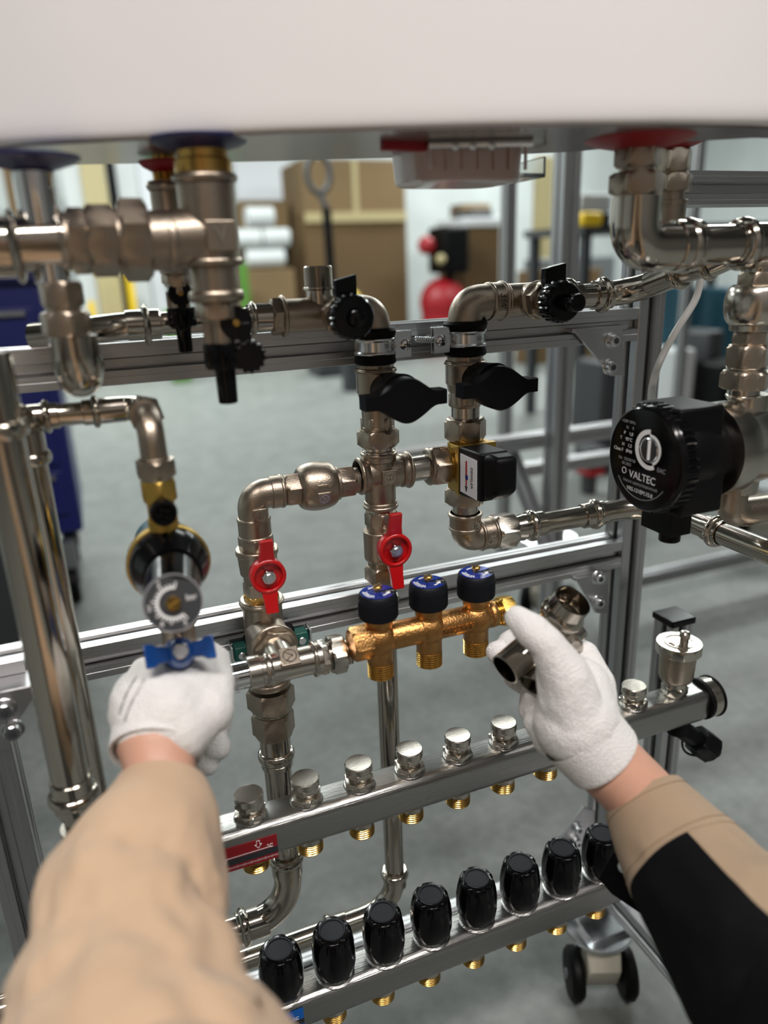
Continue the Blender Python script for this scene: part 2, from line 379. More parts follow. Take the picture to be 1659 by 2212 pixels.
# left front leg and its bracket
lx = W(30, 1750, 0.56).x-0.01
bar('post', 'aluminium upright at the lower left below the bolted bracket', (lx, 0.585, 0.05), (lx, 0.585, W(0, 1505, 0.57).z), u=UX, v=UY, m='alu_upright')
def gusset(label, P, flip, Yp, bolts, nm='corner_bracket', low=False):
    r = root(nm, label, 'corner bracket', P[0], 'triangular corner brackets')
    g = G(); g.prism([(p.x-P[0].x, p.z-P[0].z) for p in P], (P[0].x, Yp, P[0].z), UX, UZ, UY*0.004)
    mk('plate', g, 'alu_upright', r, bevel=0.0005)
    fl = G(); top = min(p.z for p in P)+0.004 if low else max(p.z for p in P); xs = [p.x for p in P]
    fl.box(((min(xs)+max(xs))/2, Yp+0.014, top-0.002), max(xs)-min(xs), 0.026, 0.004); mk('flange', fl, 'alu', r, bevel=0.0005)
    for b in bolts:
        g = G(); g.cyl(b+UY*0.002, b-UY*0.0075, 0.0062); g.cyl(b+UY*0.001, b-UY*0.0012, 0.0085)
        bo = mk('bolt', g, 'zinc', r); h = G(); h.hexa(b-UY*0.0078, b-UY*0.0069, 0.0034); mk('socket', h, 'dark_grey', bo)
    return r
Yg = YR-0.006
gusset('grey triangular bracket with two bolts under the right end of the upper rail', [W(1238, 712, Yg), W(1345, 703, Yg), W(1350, 812, Yg), W(1322, 812, Yg)], 1, Yg, [W(1322, 735, Yg), W(1316, 792, Yg)])
gusset('grey triangular bracket under the right end of the middle rail, above the held fittings', [W(1245, 1250, Yg), W(1315, 1235, Yg), W(1312, 1325, Yg), W(1288, 1325, Yg)], 1, Yg, [W(1290, 1247, Yg), W(1290, 1300, Yg)])
gusset('dark triangular bracket standing on the bottom rail beside the last black knob', [W(1200, 1830, Yg), W(1262, 1745, Yg), W(1285, 1752, Yg), W(1285, 1850, Yg), W(1215, 1868, Yg)], 1, Yg, [W(1246, 1788, Yg), W(1244, 1818, Yg)], low=True)
Yl = 0.56
gusset('grey triangular bracket with two bolts at the left edge of the picture', [W(-20, 1500, Yl), W(92, 1478, Yl), W(28, 1575, Yl), W(20, 1618, Yl), W(-8, 1618, Yl)], 1, Yl, [W(12, 1530, Yl), W(28, 1575, Yl)])
g = G(); bar('rail', 'aluminium rail end meeting the bracket at the left edge', (-0.62, 0.60, W(20, 1470, 0.585).z), (W(60, 1470, 0.585).x, 0.60, W(20, 1470, 0.585).z))
# base side rail running towards the viewer
zs = 0.185; e0 = WZ(1345, 1960, zs); e1 = WZ(1490, 2130, zs); xs_ = (e0.x+e1.x)/2
bar('rail', 'base rail of the rig running towards the viewer at the lower right', (xs_+0.028, YR, zs-S/2), (xs_+0.028, 0.02, zs-S/2), u=UX, v=UZ, sx=0.05)
solo('joining_plate', 'flat metal joining plate lying on the base rail beside the black sleeve', 'plate', G().box((xs_+0.034, 0.50, zs+0.003), 0.030, 0.10, 0.005), 'zinc', (xs_, 0.5, zs), bevel=0.0008)
# short capped post carrying the manifolds
Yc_ = 0.600; t = W(1455, 1340, Yc_)
rr = root('manifold_post', 'short aluminium post with a black square cap behind the air vent', 'frame bar', (t.x, Yc_, 0.1))
mk('bar', slot_bar(G(), (t.x, Yc_, 0.16), (t.x, Yc_, t.z), 0.030, 0.030, UX, UY), 'alu_upright', rr, angle=25)
mk('cap', G().box((t.x, Yc_, t.z+0.004), 0.034, 0.034, 0.008), 'black_gloss', rr, bevel=0.0015)
# ---------------------------------------------------------------- caster
def caster(label, x, y, ztop, rot=0.0, s=1.0):
    r = root('caster', label, 'caster', (x, y, 0), None)
    R = Matrix.Rotation(rot, 3, 'Z'); o = V((x, y, 0)); q = lambda a, b, c: o+R@V((a*s, b*s, 0))+UZ*c*s
    zt = ztop/s
    mk('swivel_plate', G().cyl(q(0, 0, zt-0.006), q(0, 0, zt), 0.046*s, n=48).cyl(q(0, 0, zt-0.014), q(0, 0, zt-0.006), 0.038*s), 'zinc', r)
    cx, cz = 0.022, 0.0345
    P = [(-0.036, zt-0.014), (0.034, zt-0.014), (0.044, 0.060), (0.034, 0.026), (0.026, 0.018), (0.014, 0.022), (0.002, 0.046), (-0.024, 0.056), (-0.042, 0.080)]
    g = G(); g.prism([(a*s, b*s) for a, b in P], q(0, -0.0225, 0), R@UX, UZ, R@UY*0.045*s); mk('fork', g, 'cream_paint', r, bevel=0.004)
    for sg in (-1, 1):
        w_ = G(); c0 = q(cx, sg*0.036, cz); c1 = q(cx, sg*0.026, cz)
        w_.lathe(q(cx, sg*0.045, cz), (R@UY)*(-sg), [(0, 0.020*s), (0.001*s, 0.030*s), (0.006*s, 0.0345*s), (0.013*s, 0.0345*s), (0.019*s, 0.030*s), (0.020*s, 0.016*s)], 48)
        wh = mk('wheel', w_, 'rubber', r)
        mk('axle_cap', G().cyl(q(cx, sg*0.047, cz), q(cx, sg*0.043, cz), 0.007*s), 'mid_grey', wh)
    mk('label_plate', G().box(q(-0.012, -0.0245, zt-0.040), 0.034*s, 0.001*s, 0.024*s, R@UX, R@UY, UZ), 'dark_print', r, label='black sticker with a red square on the fork')
    mk('red_square', G().box(q(-0.016, -0.0252, zt-0.034), 0.010*s, 0.001*s, 0.010*s, R@UX, R@UY, UZ), 'red_plastic', r)
    return r
cp_ = W(1292, 1992, 0.63)
caster('cream twin-wheel caster with black wheels under the lower right of the rig', cp_.x, cp_.y, cp_.z, -1.95, 1.0)
mk_pl = G().box((cp_.x+0.01, cp_.y+0.01, cp_.z+0.004), 0.08, 0.08, 0.008)
solo('mounting_plate', 'flat steel plate on top of the lower right caster', 'plate', mk_pl, 'zinc', (cp_.x, cp_.y, cp_.z), bevel=0.001)
# ================================================================== boiler
hb = 1.038
fr = [WZ(px, py, hb) for px, py in ((-420, 360), (-200, 334), (0, 312), (200, 301), (400, 291), (600, 282), (830, 275), (1050, 269), (1250, 266), (1450, 265), (1659, 269))]
ln = fr[-1]+(fr[-1]-fr[-2])*0.9+V((0, 0.012, 0)); fr += [ln, ln+V((0.04, 0.05, 0))]
bkp = [WZ(px, py, hb) for px, py in ((-420, 392), (-200, 372), (0, 356), (200, 351), (400, 348), (600, 344), (830, 338), (1050, 333), (1250, 324), (1450, 304), (1659, 292))]
bkp += [fr[-2]+V((0.012, 0.03, 0)), fr[-1]+V((0.0, 0.015, 0))]
outl = fr+bkp[::-1]; cen = sum(outl, V((0, 0, 0)))/len(outl)
rb = root('boiler', 'white enamelled wall boiler hanging across the top of the picture', 'boiler', (cen.x, cen.y, hb))
rings = []
for dz, sc_ in ((0.0, 0.965), (0.0006, 0.975), (0.002, 0.985), (0.005, 0.993), (0.010, 0.998), (0.016, 1.0), (0.30, 1.0), (0.60, 1.0), (0.61, 0.99)):
    rings.append([cen+(p-cen)*sc_+UZ*dz for p in outl])
mk('casing', G().loft(rings), 'enamel', rb, angle=50)
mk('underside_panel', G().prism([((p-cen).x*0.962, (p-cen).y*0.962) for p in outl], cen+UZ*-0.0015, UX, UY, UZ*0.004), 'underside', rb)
# control cover under the boiler
a = WZ(905, 312, hb-0.003); b = WZ(1142, 306, hb-0.003); Yk = (a.y+b.y)/2; a = W(903, 300, Yk+0.01); b = W(1146, 300, Yk+0.01)
cw = (b-a).length; cc = (a+b)/2; z0 = W(1020, 390, Yk+0.01).z
pts = []
for k in range(28):
    an = 2*PI*k/28; q = 0.5; ex = abs(math.cos(an))**q*(1 if math.cos(an) > 0 else -1); ey = abs(math.sin(an))**q*(1 if math.sin(an) > 0 else -1)
    pts.append((ex*cw/2, ey*0.035))
g = G(); rg = []
for zz, s_ in ((z0, 0.90), (z0+0.0015, 0.955), (z0+0.006, 0.965), (hb, 1.0)): rg.append([V((cc.x+x*s_, cc.y+0.03+y*s_, zz)) for x, y in pts])
g.loft(rg); mk('drip_cover', g, 'pink_grey_plastic', rb)
g = G()
for k in range(7): x = a.x+cw*(0.08+0.14*k); g.box((x, cc.y+0.03-0.0352, (z0+hb)/2+0.003), 0.0018, 0.002, (hb-z0)*0.72)
mk('ribs', g, 'pink_grey_plastic', rb)
mk('clear_tray', G().box((b.x+0.012, cc.y+0.045, z0+0.006), 0.030, 0.05, 0.003).box((b.x+0.026, cc.y+0.045, z0+0.012), 0.002, 0.05, 0.014), 'clear_plastic', rb, bevel=0.0008, label='clear plastic lip beside the cover')
rs = WZ(872, 316, hb-0.004); mk('red_seal', G().box(rs, 0.032, 0.008, 0.006), 'red_plastic', rb, bevel=0.001, label='red strip on the underside')
g = G(); p0 = WZ(925, 313, hb-0.004); p1 = WZ(1150, 308, hb-0.004); g.tube([p0, p1], 0.0028, 12)
for q in (0.25, 0.42, 0.6): g.sphere(p0.lerp(p1, q)+UZ*-0.001, 0.0036)
mk('control_rod', g, 'zinc', rb)
def rosette(label, c, rx, m):
    g = G(); g.lathe(c-UZ*0.009, UZ, [(0, rx*0.30), (0.0015, rx*0.45), (0.005, rx*0.85), (0.0075, rx), (0.009, rx)], 48)
    return solo('rosette', label, 'pipe rosette', g, m, c, 'pipe collars under the boiler')
# ================================================================== fittings below the boiler, left
YL = 0.53
def col(px, py, Y): return W(px, py, Y)
def vert(px, y0, y1, Y):
    """world points of a vertical axis through pixel (px, (y0+y1)/2), spanning pixel rows y0..y1"""
    x = W(px, (y0+y1)/2, Y).x
    def zz(row):
        lo, hi = -1.0, 3.0
        for _ in range(40):
            m = (lo+hi)/2; c = Mw.transposed() @ (V((x, Y, m))-EYE); r = CY+F*c.y/c.z
            if r > row: lo = m
            else: hi = m
        return lo
    return V((x, Y, zz(y0))), V((x, Y, zz(y1)))
def vfit(name, label, cat, px, y0, y1, Y, parts, **k):
    A, B = vert(px, y0, y1, Y); 
    L = y1-y0
    return fit(name, label, cat, A, B, [(pn, m, [(s[0], (s[1]-y0)/L, (s[2]-y0)/L)+tuple(s[3:]) for s in sg]) for pn, m, sg in parts], **k)
rosette('navy blue rosette around the large brass connector under the boiler', W(430, 300, YL), 0.031, 'navy_plastic')
rosette('navy blue rosette around the chrome pipe at the top left edge', W(66, 338, YL), 0.028, 'navy_plastic')
rosette('thin dark red rosette around the small brass thread behind the large connector', W(352, 348, 0.60), 0.017, 'red_plastic')
vfit('brass_connector', 'shiny brass connector between the blue rosette and the large nickel tee', 'pipe fitting', 437, 305, 378, YL, [('sleeve', 'brass', [('c', 305, 345, 108), ('c', 345, 378, 122)])])
vfit('union_tee', 'large blurred nickel tee with a square stamped emblem, left of centre', 'pipe fitting', 455, 376, 652, YL, [
    ('body', 'nickel', [('c', 376, 395, 132), ('b', 378, 392, 140, 130), ('c', 395, 560, 122), ('b', 553, 572, 128, 112), ('c', 572, 630, 104), ('b', 625, 652, 118, 104)]),
    ('nut', 'nickel', [('h', 652, 690, 96)])])
A = W(318, 522, YL); B = W(450, 512, YL)
fit('tee_branch_union', 'two thick nickel union nuts joining the chrome tee to the stamped tee', 'union', W(140, 522, YL), W(322, 520, YL), [
    ('hex_tail', 'nickel', [('c', 0, 0.1, 120), ('h', 0.04, 0.28, 138)]), ('union_body', 'nickel', [('h', 0.26, 0.62, 150), ('c', 0.60, 0.66, 130)]), ('union_nut', 'nickel', [('h', 0.64, 1.0, 172)])], roll=0.15)
tb = G(); tb.cyl(A-UX*0.001, B, mm(124, A)/2); tb.bead(A+UX*0.012, A+UX*0.018, mm(130, A)/2, mm(122, A)/2)
solo('tee_branch', 'horizontal nickel branch entering the large stamped tee from the left', 'pipe fitting', tb, 'nickel', A)
ec = W(466, 512, YL)-UY*mm(62, W(466, 512, YL))
bd = root('cast_emblem', 'raised square emblem cast on the large nickel tee', 'emblem', ec)
mk('pad', G().box(ec, 0.019, 0.004, 0.019), 'nickel', bd, bevel=0.001); text('mark', 'V', 0.016, ec-UY*0.0024, UX, UZ, 'nickel_bright', bd, ext=0.0006)
# drain cock hanging from that tee
def knurl(g, a, b, r, n=26, tooth=0.0012):
    a, b = V(a), V(b); x, y, z = basis(b-a); rings = []
    for t, q in ((0, 0.93), (0.12, 1), (0.85, 1), (1, 0.92)):
        c = a.lerp(b, t); rings.append([c+(x*math.cos(2*PI*i/(n*4))+y*math.sin(2*PI*i/(n*4)))*((r-(tooth if (i % 4) in (2, 3) else 0))*q) for i in range(n*4)])
    g.loft(rings); return g
def drain_cock_down(label, px, y0, Y, sc_, side):
    A, B = vert(px, y0, y0+240*sc_, Y); r = root('drain_cock', label, 'drain valve', A, 'drain cocks with black caps')
    s = mm(1, A)*sc_; d = UZ*-1
    g = G(); g.hexa(A, A+d*30*s, 46*s/1.0*1.0, roll=0.2); g.cyl(A+d*28*s, A+d*110*s, 33*s); g.box(A+d*75*s+UX*(-14*s), 60*s, 30*s, 60*s); mk('body', g, 'nickel', r)
    g = G(); knurl(g, A+d*100*s, A+d*165*s, 50*s, 16, 0.0016); g.cyl(A+d*160*s, A+d*255*s, 27*s, 25*s); mk('hose_cap', g, 'black_gloss', r)
    c = A+d*52*s+UX*(side*34*s)-UY*28*s
    g = G(); g.cyl(c+UY*20*s, c-UY*6*s, 42*s); mk('lever_hub', g, 'black_gloss', r)
    g = G(); g.box(c+d*60*s+UX*side*20*s, 30*s, 18*s, 120*s, X=(1, 0, 0)); knurl(g, c+d*85*s+UX*side*26*s+UY*20*s, c+d*85*s+UX*side*26*s-UY*12*s, 44*s, 14, 0.0015); mk('lever', g, 'black_gloss', r, bevel=0.001)
    g = G(); g.cyl(c-UY*6*s, c-UY*10*s, 9*s); mk('lever_screw', g, 'brass', r)
    return r
drain_cock_down('black-capped drain cock hanging below the large stamped tee', 482, 652, YL, 0.86, 1)
vfit('brass_thread', 'small brass threaded stub below the dark red rosette', 'pipe fitting', 356, 330, 392, 0.60, [('stub', 'brass', [('t', 345, 392, 56), ('c', 330, 346, 48)])])
vfit('small_tee', 'slim nickel tee half hidden behind the large stamped tee', 'pipe fitting', 372, 392, 640, 0.60, [('body', 'nickel', [('c', 392, 412, 78), ('b', 394, 410, 84, 70), ('c', 412, 590, 70), ('h', 590, 612, 66), ('c', 612, 672, 44)])])
drain_cock_down('black drain cock behind the large stamped tee', 392, 600, 0.60, 0.62, 0)
# chrome tee and elbow at far left
vfit('chrome_pipe', 'mirror-bright chrome pipe rising to the left blue rosette', 'pipe', 80, 345, 500, YL, [('pipe', 'chrome', [('c', 370, 500, 88), ('c', 345, 372, 50)])])
ct = root('chrome_tee', 'polished steel press tee at the left edge', 'pipe fitting', W(60, 530, YL))
g = G(); a0 = W(-130, 538, YL); a1 = W(146, 524, YL); g.cyl(a0, a1, mm(112, a1)/2); g.bead(W(22, 534, YL), W(46, 533, YL), mm(150, a1)/2, mm(110, a1)/2); g.cyl(W(-60, 536, YL), W(26, 534, YL), mm(124, a1)/2); g.bead(W(128, 526, YL), W(148, 525, YL), mm(120, a1)/2, mm(104, a1)/2)
mk('run', g, 'stainless', ct); A, B = vert(112, 560, 612, YL); mk('outlet', G().cyl(A+UZ*0.012, B, mm(74, B)/2), 'chrome', ct)
vfit('nut_pair', 'two stacked nickel nuts under the polished tee', 'union', 138, 606, 730, YL, [('upper_nut', 'nickel', [('h', 608, 662, 92), ('c', 655, 680, 70)]), ('lower_nut', 'nickel', [('h', 672, 724, 106), ('c', 720, 732, 80)])])
A, B = vert(165, 725, 815, YL); 
elbow('steel_elbow', 'blurred polished steel elbow with a rounded end, upper left', [A, B, B+UY*0.075], 98, 'stainless', collars=(0, 1.2), cl=0.012, beads=True)
# ================================================================== fittings below the boiler, right
YP = 0.475
rosette('bright red rosette above the nickel nuts at the upper right', W(1382, 296, YP), 0.038, 'red_plastic')
rosette('dark red rosette behind the bright red one at the upper right', W(1455, 300, YP+0.06), 0.026, 'red_plastic')
vfit('nut_pair', 'two stacked nickel nuts below the bright red rosette', 'union', 1376, 308, 425, YP, [('upper_nut', 'nickel', [('h', 312, 362, 100), ('c', 358, 376, 76)]), ('lower_nut', 'nickel', [('h', 372, 420, 116), ('c', 415, 432, 90)])], roll=0.5)
A, B = vert(1372, 425, 535, YP)
elbow('steel_elbow', 'thick satin steel elbow at the upper right turning towards the right edge', [A, B, V((W(1500, 525, YP).x, YP, B.z))], 104, 'stainless', collars=(0, 1.15), cl=0.012, beads=True)
P0 = V((W(1490, 525, YP).x, YP, B.z)); P1 = V((W(1590, 512, YP).x, YP, B.z)); P2 = V((W(1740, 500, YP).x, YP, B.z))
g = G(); g.cyl(P0, P1+UX*0.01, mm(82, P1)/2); solo('steel_pipe', 'short satin steel pipe right of the thick elbow', 'pipe', g, 'stainless', P0)
rt_ = root('press_tee', 'steel press tee at the right edge above the ball-shaped check valve', 'pipe fitting', P1)
g = G(); g.cyl(P1-UX*0.004, P2, mm(88, P1)/2); g.bead(P1, P1+UX*0.012, mm(112, P1)/2, mm(86, P1)/2); mk('run', g, 'stainless', rt_)
tc = V((W(1645, 540, YP).x, YP, B.z)); g = G(); g.cyl(tc, tc-UZ*0.032, mm(70, tc)/2); mk('outlet', g, 'stainless', rt_)
vfit('union_nut', 'nickel nuts and stamped elbow behind the thick elbow at the upper right', 'union', 1446, 318, 565, YP+0.06, [
    ('upper_nut', 'nickel', [('h', 322, 370, 80), ('c', 365, 385, 56)]), ('lower_nut', 'nickel', [('h', 375, 412, 92), ('c', 408, 432, 60)]), ('stamped_elbow', 'nickel', [('c', 430, 440, 76), ('c', 438, 560, 70)])], roll=0.4)
# column on the right with the pump
Yq = 0.475
cx0 = W(1625, 700, Yq).x
vfit('check_valve', 'ball-shaped nickel check valve above the black pump', 'check valve', 1630, 560, 765, Yq, [
    ('top_nut', 'nickel', [('c', 545, 565, 70), ('h', 563, 578, 82), ('t', 578, 586, 60), ('h', 586, 622, 84)]), ('body', 'nickel_bright', [('s', 612, 700, 124, 80), ('c', 696, 712, 92)]), ('lower_hex', 'nickel', [('h', 712, 745, 78)])], roll=0.5)
vfit('pump_union', 'nickel union with a wide nut on top of the pump', 'union', 1611, 745, 860, Yq, [('tail', 'nickel', [('h', 745, 792, 92)]), ('ring', 'nickel_bright', [('t', 790, 802, 82)]), ('union_nut', 'nickel', [('h', 800, 838, 106)]), ('neck', 'nickel_bright', [('c', 836, 862, 66), ('b', 850, 858, 72, 62)])], roll=0.5)
pz = W(1590, 962, Yq).z; px_ = W(1612, 962, Yq).x
pr_ = root('circulation_pump', 'black round circulation pump with a toothed dial and white printing', 'pump', (px_, Yq, pz))
pc = V((px_, Yq, pz)); g = G()
g.lathe(pc+UX*0.012, -UX, [(0, 0.028), (0.006, 0.034), (0.030, 0.037), (0.036, 0.040), (0.056, 0.040), (0.058, 0.031)], 64); A, B = vert(1606, 850, 1060, Yq); g.cyl(A, B, 0.0165); mk('volute', g, 'nickel_bright', pr_)
g = G(); g.lathe(pc-UX*0.040, -UX, [(0, 0.029), (0.012, 0.031), (0.028, 0.035), (0.066, 0.038), (0.070, 0.036)], 64)
g.box(pc-UX*0.078+UZ*0.029, 0.046, 0.052, 0.030); g.box(pc-UX*0.076-UZ*0.026, 0.044, 0.064, 0.036)
mk('motor_housing', g, 'black_matte', pr_, bevel=0.003)
bx_ = pc-UX*0.082-UZ*0.050; mk('cable_gland', G().box(bx_-UZ*0.002, 0.022, 0.036, 0.028).cyl(bx_-UZ*0.012-UY*0.006, bx_-UZ*0.024-UY*0.006, 0.009), 'black_matte', pr_, bevel=0.002)
f0 = pc-UX*0.112; Rf = 0.0450
g = G(); knurl(g, f0+UX*0.018, f0+UX*0.004, Rf+0.0012, 46, 0.0016); g.lathe(f0+UX*0.006, -UX, [(0, Rf), (0.004, Rf-0.001), (0.006, Rf-0.003), (0.0065, Rf-0.007)], 64)
mk('dial_ring', g, 'black_gloss', pr_)
fx = f0-UX*0.0009
# white crescent around the setting knob, on the face looking left (-X); u = to the viewer's right is -Y
U, Vv = V((0, -1, 0)), UZ
kc = fx+U*0.0085+Vv*0.010
def ringseg(g, c, u, v, ri, ro, a0, a1, th, nrm, n=40, taper=0):
    vs = []
    out = [(math.cos(a0+(a1-a0)*i/n), math.sin(a0+(a1-a0)*i/n), ro) for i in range(n+1)]+[(math.cos(a1-(a1-a0)*i/n), math.sin(a1-(a1-a0)*i/n), ri) for i in range(n+1)]
    pts = [(x*r, y*r) for x, y, r in out]; N = len(pts); base = [V(c)+V(u)*a+V(v)*b for a, b in pts]; tops = [p+V(nrm)*th for p in base]
    fs = [[i, i+1, N-2-i, N-1-i] for i in range(n)]+[[N+i, N+i+1, N+N-2-i, N+N-1-i] for i in range(n)]+[[i, (i+1) % N, N+(i+1) % N, N+i] for i in range(N)]
    return g.add(base+tops, fs)
g = G(); ringseg(g, kc-U*0.0007, U, Vv, 0.0105, 0.0165, PI*0.5, PI*1.65, 0.0004, -UX); ringseg(g, kc, U, Vv, 0.0105, 0.0128, -PI, PI*0.98, 0.0004, -UX); mk('scale_ring', g, 'white_print', pr_)
g = G(); g.cyl(kc+UX*0.001, kc-UX*0.001, 0.0098, n=40); sk = mk('setting_knob', g, 'zinc', pr_); mk('pointer', G().box(kc-UX*0.0013, 0.0012, 0.0016, 0.016), 'white_print', sk)
for s, sz, du, dz, m, al in (('~220V 50Hz', 0.0034, -0.0105, 0.0285, 'grey_print', 'RIGHT'), ('N    9', 0.0040, -0.012, 0.0235, 'grey_print', 'RIGHT'), ('P    1,0', 0.0040, -0.0125, 0.0185, 'white_print', 'RIGHT'),
        ('T    95\u00b0C', 0.0040, -0.013, 0.0135, 'white_print', 'RIGHT'), ('H    1,2', 0.0040, -0.0132, 0.0085, 'white_print', 'RIGHT'), ('Class F   IP44', 0.0042, -0.0125, 0.0035, 'white_print', 'RIGHT'),
        ('No  25038158', 0.0036, -0.018, -0.0035, 'grey_print', 'CENTER'), ('05.2025', 0.0036, -0.018, -0.0075, 'grey_print', 'CENTER'),
        ('VALTEC', 0.0090, 0.002, -0.0150, 'white_print', 'CENTER'), ('\u041d\u0430\u0441\u043e\u0441 \u0446\u0438\u0440\u043a\u0443\u043b\u044f\u0446\u0438\u043e\u043d\u043d\u044b\u0439', 0.0036, 0.0, -0.0215, 'grey_print', 'CENTER'),
        ('VRS.121EM.15.0', 0.0048, 0.0, -0.0275, 'white_print', 'CENTER'), ('EAC', 0.0052, 0.0235, -0.004, 'grey_print', 'CENTER')):
    text('printing', s, sz, fx+U*du+Vv*dz-UX*0.0002, U, Vv, m, pr_, al, 0.00005)
g = G(); ringseg(g, fx-U*0.0205-Vv*0.0135-UX*0.0001, U, Vv, 0.0022, 0.0028, 0, 2*PI, 0.0002, -UX); mk('printed_mark', g, 'white_print', pr_)
g = G(); ringseg(g, fx-UX*0.0001, U, Vv, 0.0335, 0.0340, PI*1.2, PI*1.8, 0.0002, -UX); mk('printed_arc', g, 'grey_print', pr_)
A, B = vert(1582, 1040, 1110, Yq)
elbow('pump_elbow', 'copper-toned nickel elbow under the pump flange', [A, B, V((W(1700, 1150, Yq).x, Yq, B.z-0.004))], 62, 'nickel', collars=(1.12, 1.12))
def catm(P, n):
    out = []
    for i in range(len(P)-1):
        p0, p1, p2, p3 = P[max(0, i-1)], P[i], P[i+1], P[min(len(P)-1, i+2)]
        for k in range(n): t = k/n; out.append([0.5*((2*b)+(-a+c)*t+(2*a-5*b+4*c-d)*t*t+(-a+3*b-3*c+d)*t**3) for a, b, c, d in zip(p0, p1, p2, p3)])
    out.append(list(P[-1])); return out
# white cable rising from the pump
ca = [W(1515, 585, 0.60), W(1503, 645, 0.60), W(1460, 715, 0.60), W(1428, 775, 0.60), W(1411, 825, 0.585), W(1408, 870, 0.56), W(1425, 920, 0.53)]
solo('power_cable', 'white power cable hanging between the bent pipe and the pump', 'cable', G().tube([V(q) for q in catm(ca, 8)], 0.0036, 12), 'cable_white', ca[0])
# ================================================================== clamped stacks (plane YS)
YS = 0.62
X1 = W(575, 1400, YS).x; X2 = W(820, 1030, YS).x; X3 = W(1005, 900, YS).x
def emblem(label, c, nrm, upv, size, ang=0.0, parent=None, thick=0.003):
    """square cast pad with the ring-and-V maker's mark"""
    n = V(nrm).normalized(); u = V(upv).cross(n).normalized(); v = n.cross(u); ca_, sa = math.cos(ang), math.sin(ang); u, v = u*ca_+v*sa, v*ca_-u*sa
    p = mk('cast_emblem', G().box(c, size, size, thick, u, v, n), 'nickel', parent, bevel=0.0008)
    g = G(); ringseg(g, c+n*thick/2, u, v, size*0.30, size*0.37, 0, 2*PI, 0.0005, n, 24); 
    for sg in (-1, 1):
        d = (u*sg*0.22+v*0.26).normalized(); g.box(c+n*(thick/2+0.0002)+u*sg*size*0.10+v*size*0.02, size*0.07, size*0.50, 0.0006, n.cross(d), d, n)
    mk('mark', g, 'nickel_bright', p); return p
def on_stack(X, row):                      # point on a vertical axis (X, YS) seen at image row
    lo, hi = -1.0, 3.0
    for _ in range(40):
        m = (lo+hi)/2; c = Mw.transposed() @ (V((X, YS, m))-EYE); r = CY+F*c.y/c.z
        if r > row: lo = m
        else: hi = m
    return V((X, YS, lo))
def sfit(name, label, cat, X, y0, y1, parts, **k):
    A, B = on_stack(X, y0), on_stack(X, y1); L = y1-y0
    return fit(name, label, cat, A, B, [(pn, m, [(s[0], (s[1]-y0)/L, (s[2]-y0)/L)+tuple(s[3:]) for s in sg]) for pn, m, sg in parts], **k)
def red_handle(par, c, R, top, bot, wv=0.0):
    g = G(); g.lathe(c+UY*0.004, -UY, [(0, R*0.55), (0, R*0.97), (0.001, R), (0.010, R), (0.011, R*0.95), (0.011, R*0.80), (0.006, R*0.74), (0.006, R*0.01)], 56, caps=False)
    for sg, L in ((1, top), (-1, bot)):
        b0 = c+UZ*sg*R*0.80+UX*sg*wv-UY*0.002; t0 = c+UZ*sg*L+UX*sg*wv*1.2-UY*0.008
        g.loft([[b0+UX*a*0.0072+UY*b*0.0035 for a, b in ((-1, -1), (1, -1), (1, 1), (-1, 1))], [b0.lerp(t0, 0.4)+UX*a*0.0060+UY*b*0.0030 for a, b in ((-1, -1), (1, -1), (1, 1), (-1, 1))],
                [t0+UX*a*0.0055+UY*b*0.0028 for a, b in ((-1, -1), (1, -1), (1, 1), (-1, 1))]])
    h = mk('butterfly_handle', g, 'red_paint', par, bevel=0.0009, angle=40)
    mk('handle_nut', G().hexa(c-UY*0.002, c-UY*0.0085, R*0.42, roll=0.3).cyl(c-UY*0.0085, c-UY*0.010, R*0.26), 'zinc', h)
    return h
# ---- stack one
a = W(612, 1060, YS); k = W(545, 1075, YS)
zc = a.z; P = [V((a.x, YS, zc)), V((X1, YS, zc)), on_stack(X1, 1162)]
e = root('brass_elbow', 'nickel elbow with a square emblem, at the top left of the red-handled pipe run', 'pipe fitting', P[1]); r0 = mm(66, P[1])/2
g = G(); g.tube(fillet(P, r0*1.1, 14), r0, 32); g.cyl(P[0], P[0]-UX*0.012, r0*1.08); g.bead(P[0], P[0]-UX*0.004, r0*1.14, r0); g.cyl(P[2], P[2]+UZ*0.018, r0*1.09); g.bead(P[2], P[2]+UZ*0.004, r0*1.16, r0); g.bead(P[2]+UZ*0.016, P[2]+UZ*0.020, r0*1.13, r0); mk('body', g, 'nickel', e)
emblem('', V((X1+0.003, YS-r0-0.0002, on_stack(X1, 1106).z)), -UY, UZ, 0.013, 0, e)
zl = zc
h = lambda px: V((W(px, 1040, YS).x, YS, zl))
def hfit(name, label, cat, px0, px1, z, parts, Y=YS, **k):
    A = V((W(px0, 1040, Y).x, Y, z)); B = V((W(px1, 1040, Y).x, Y, z)); L = px1-px0
    return fit(name, label, cat, A, B, [(pn, m, [(s[0], (s[1]-px0)/L, (s[2]-px0)/L)+tuple(s[3:]) for s in sg]) for pn, m, sg in parts], **k)
cv = hfit('check_valve', 'ball-shaped nickel check valve with an arrow, left of the cross fitting', 'check valve', 600, 775, zl, [
    ('hex_inlet', 'nickel', [('h', 612, 654, 76), ('c', 604, 620, 58)]), ('ball_body', 'nickel', [('c', 645, 652, 84), ('s', 640, 722, 106, 64), ('c', 712, 728, 74)]), ('hex_outlet', 'nickel', [('h', 724, 762, 72), ('c', 758, 775, 56)])])
cb = h(684)-UY*(mm(106, h(684))/2-0.0015)
emblem('', cb-UZ*0.006, -UY-UZ*0.25, UZ, 0.012, PI/2, cv, 0.002)
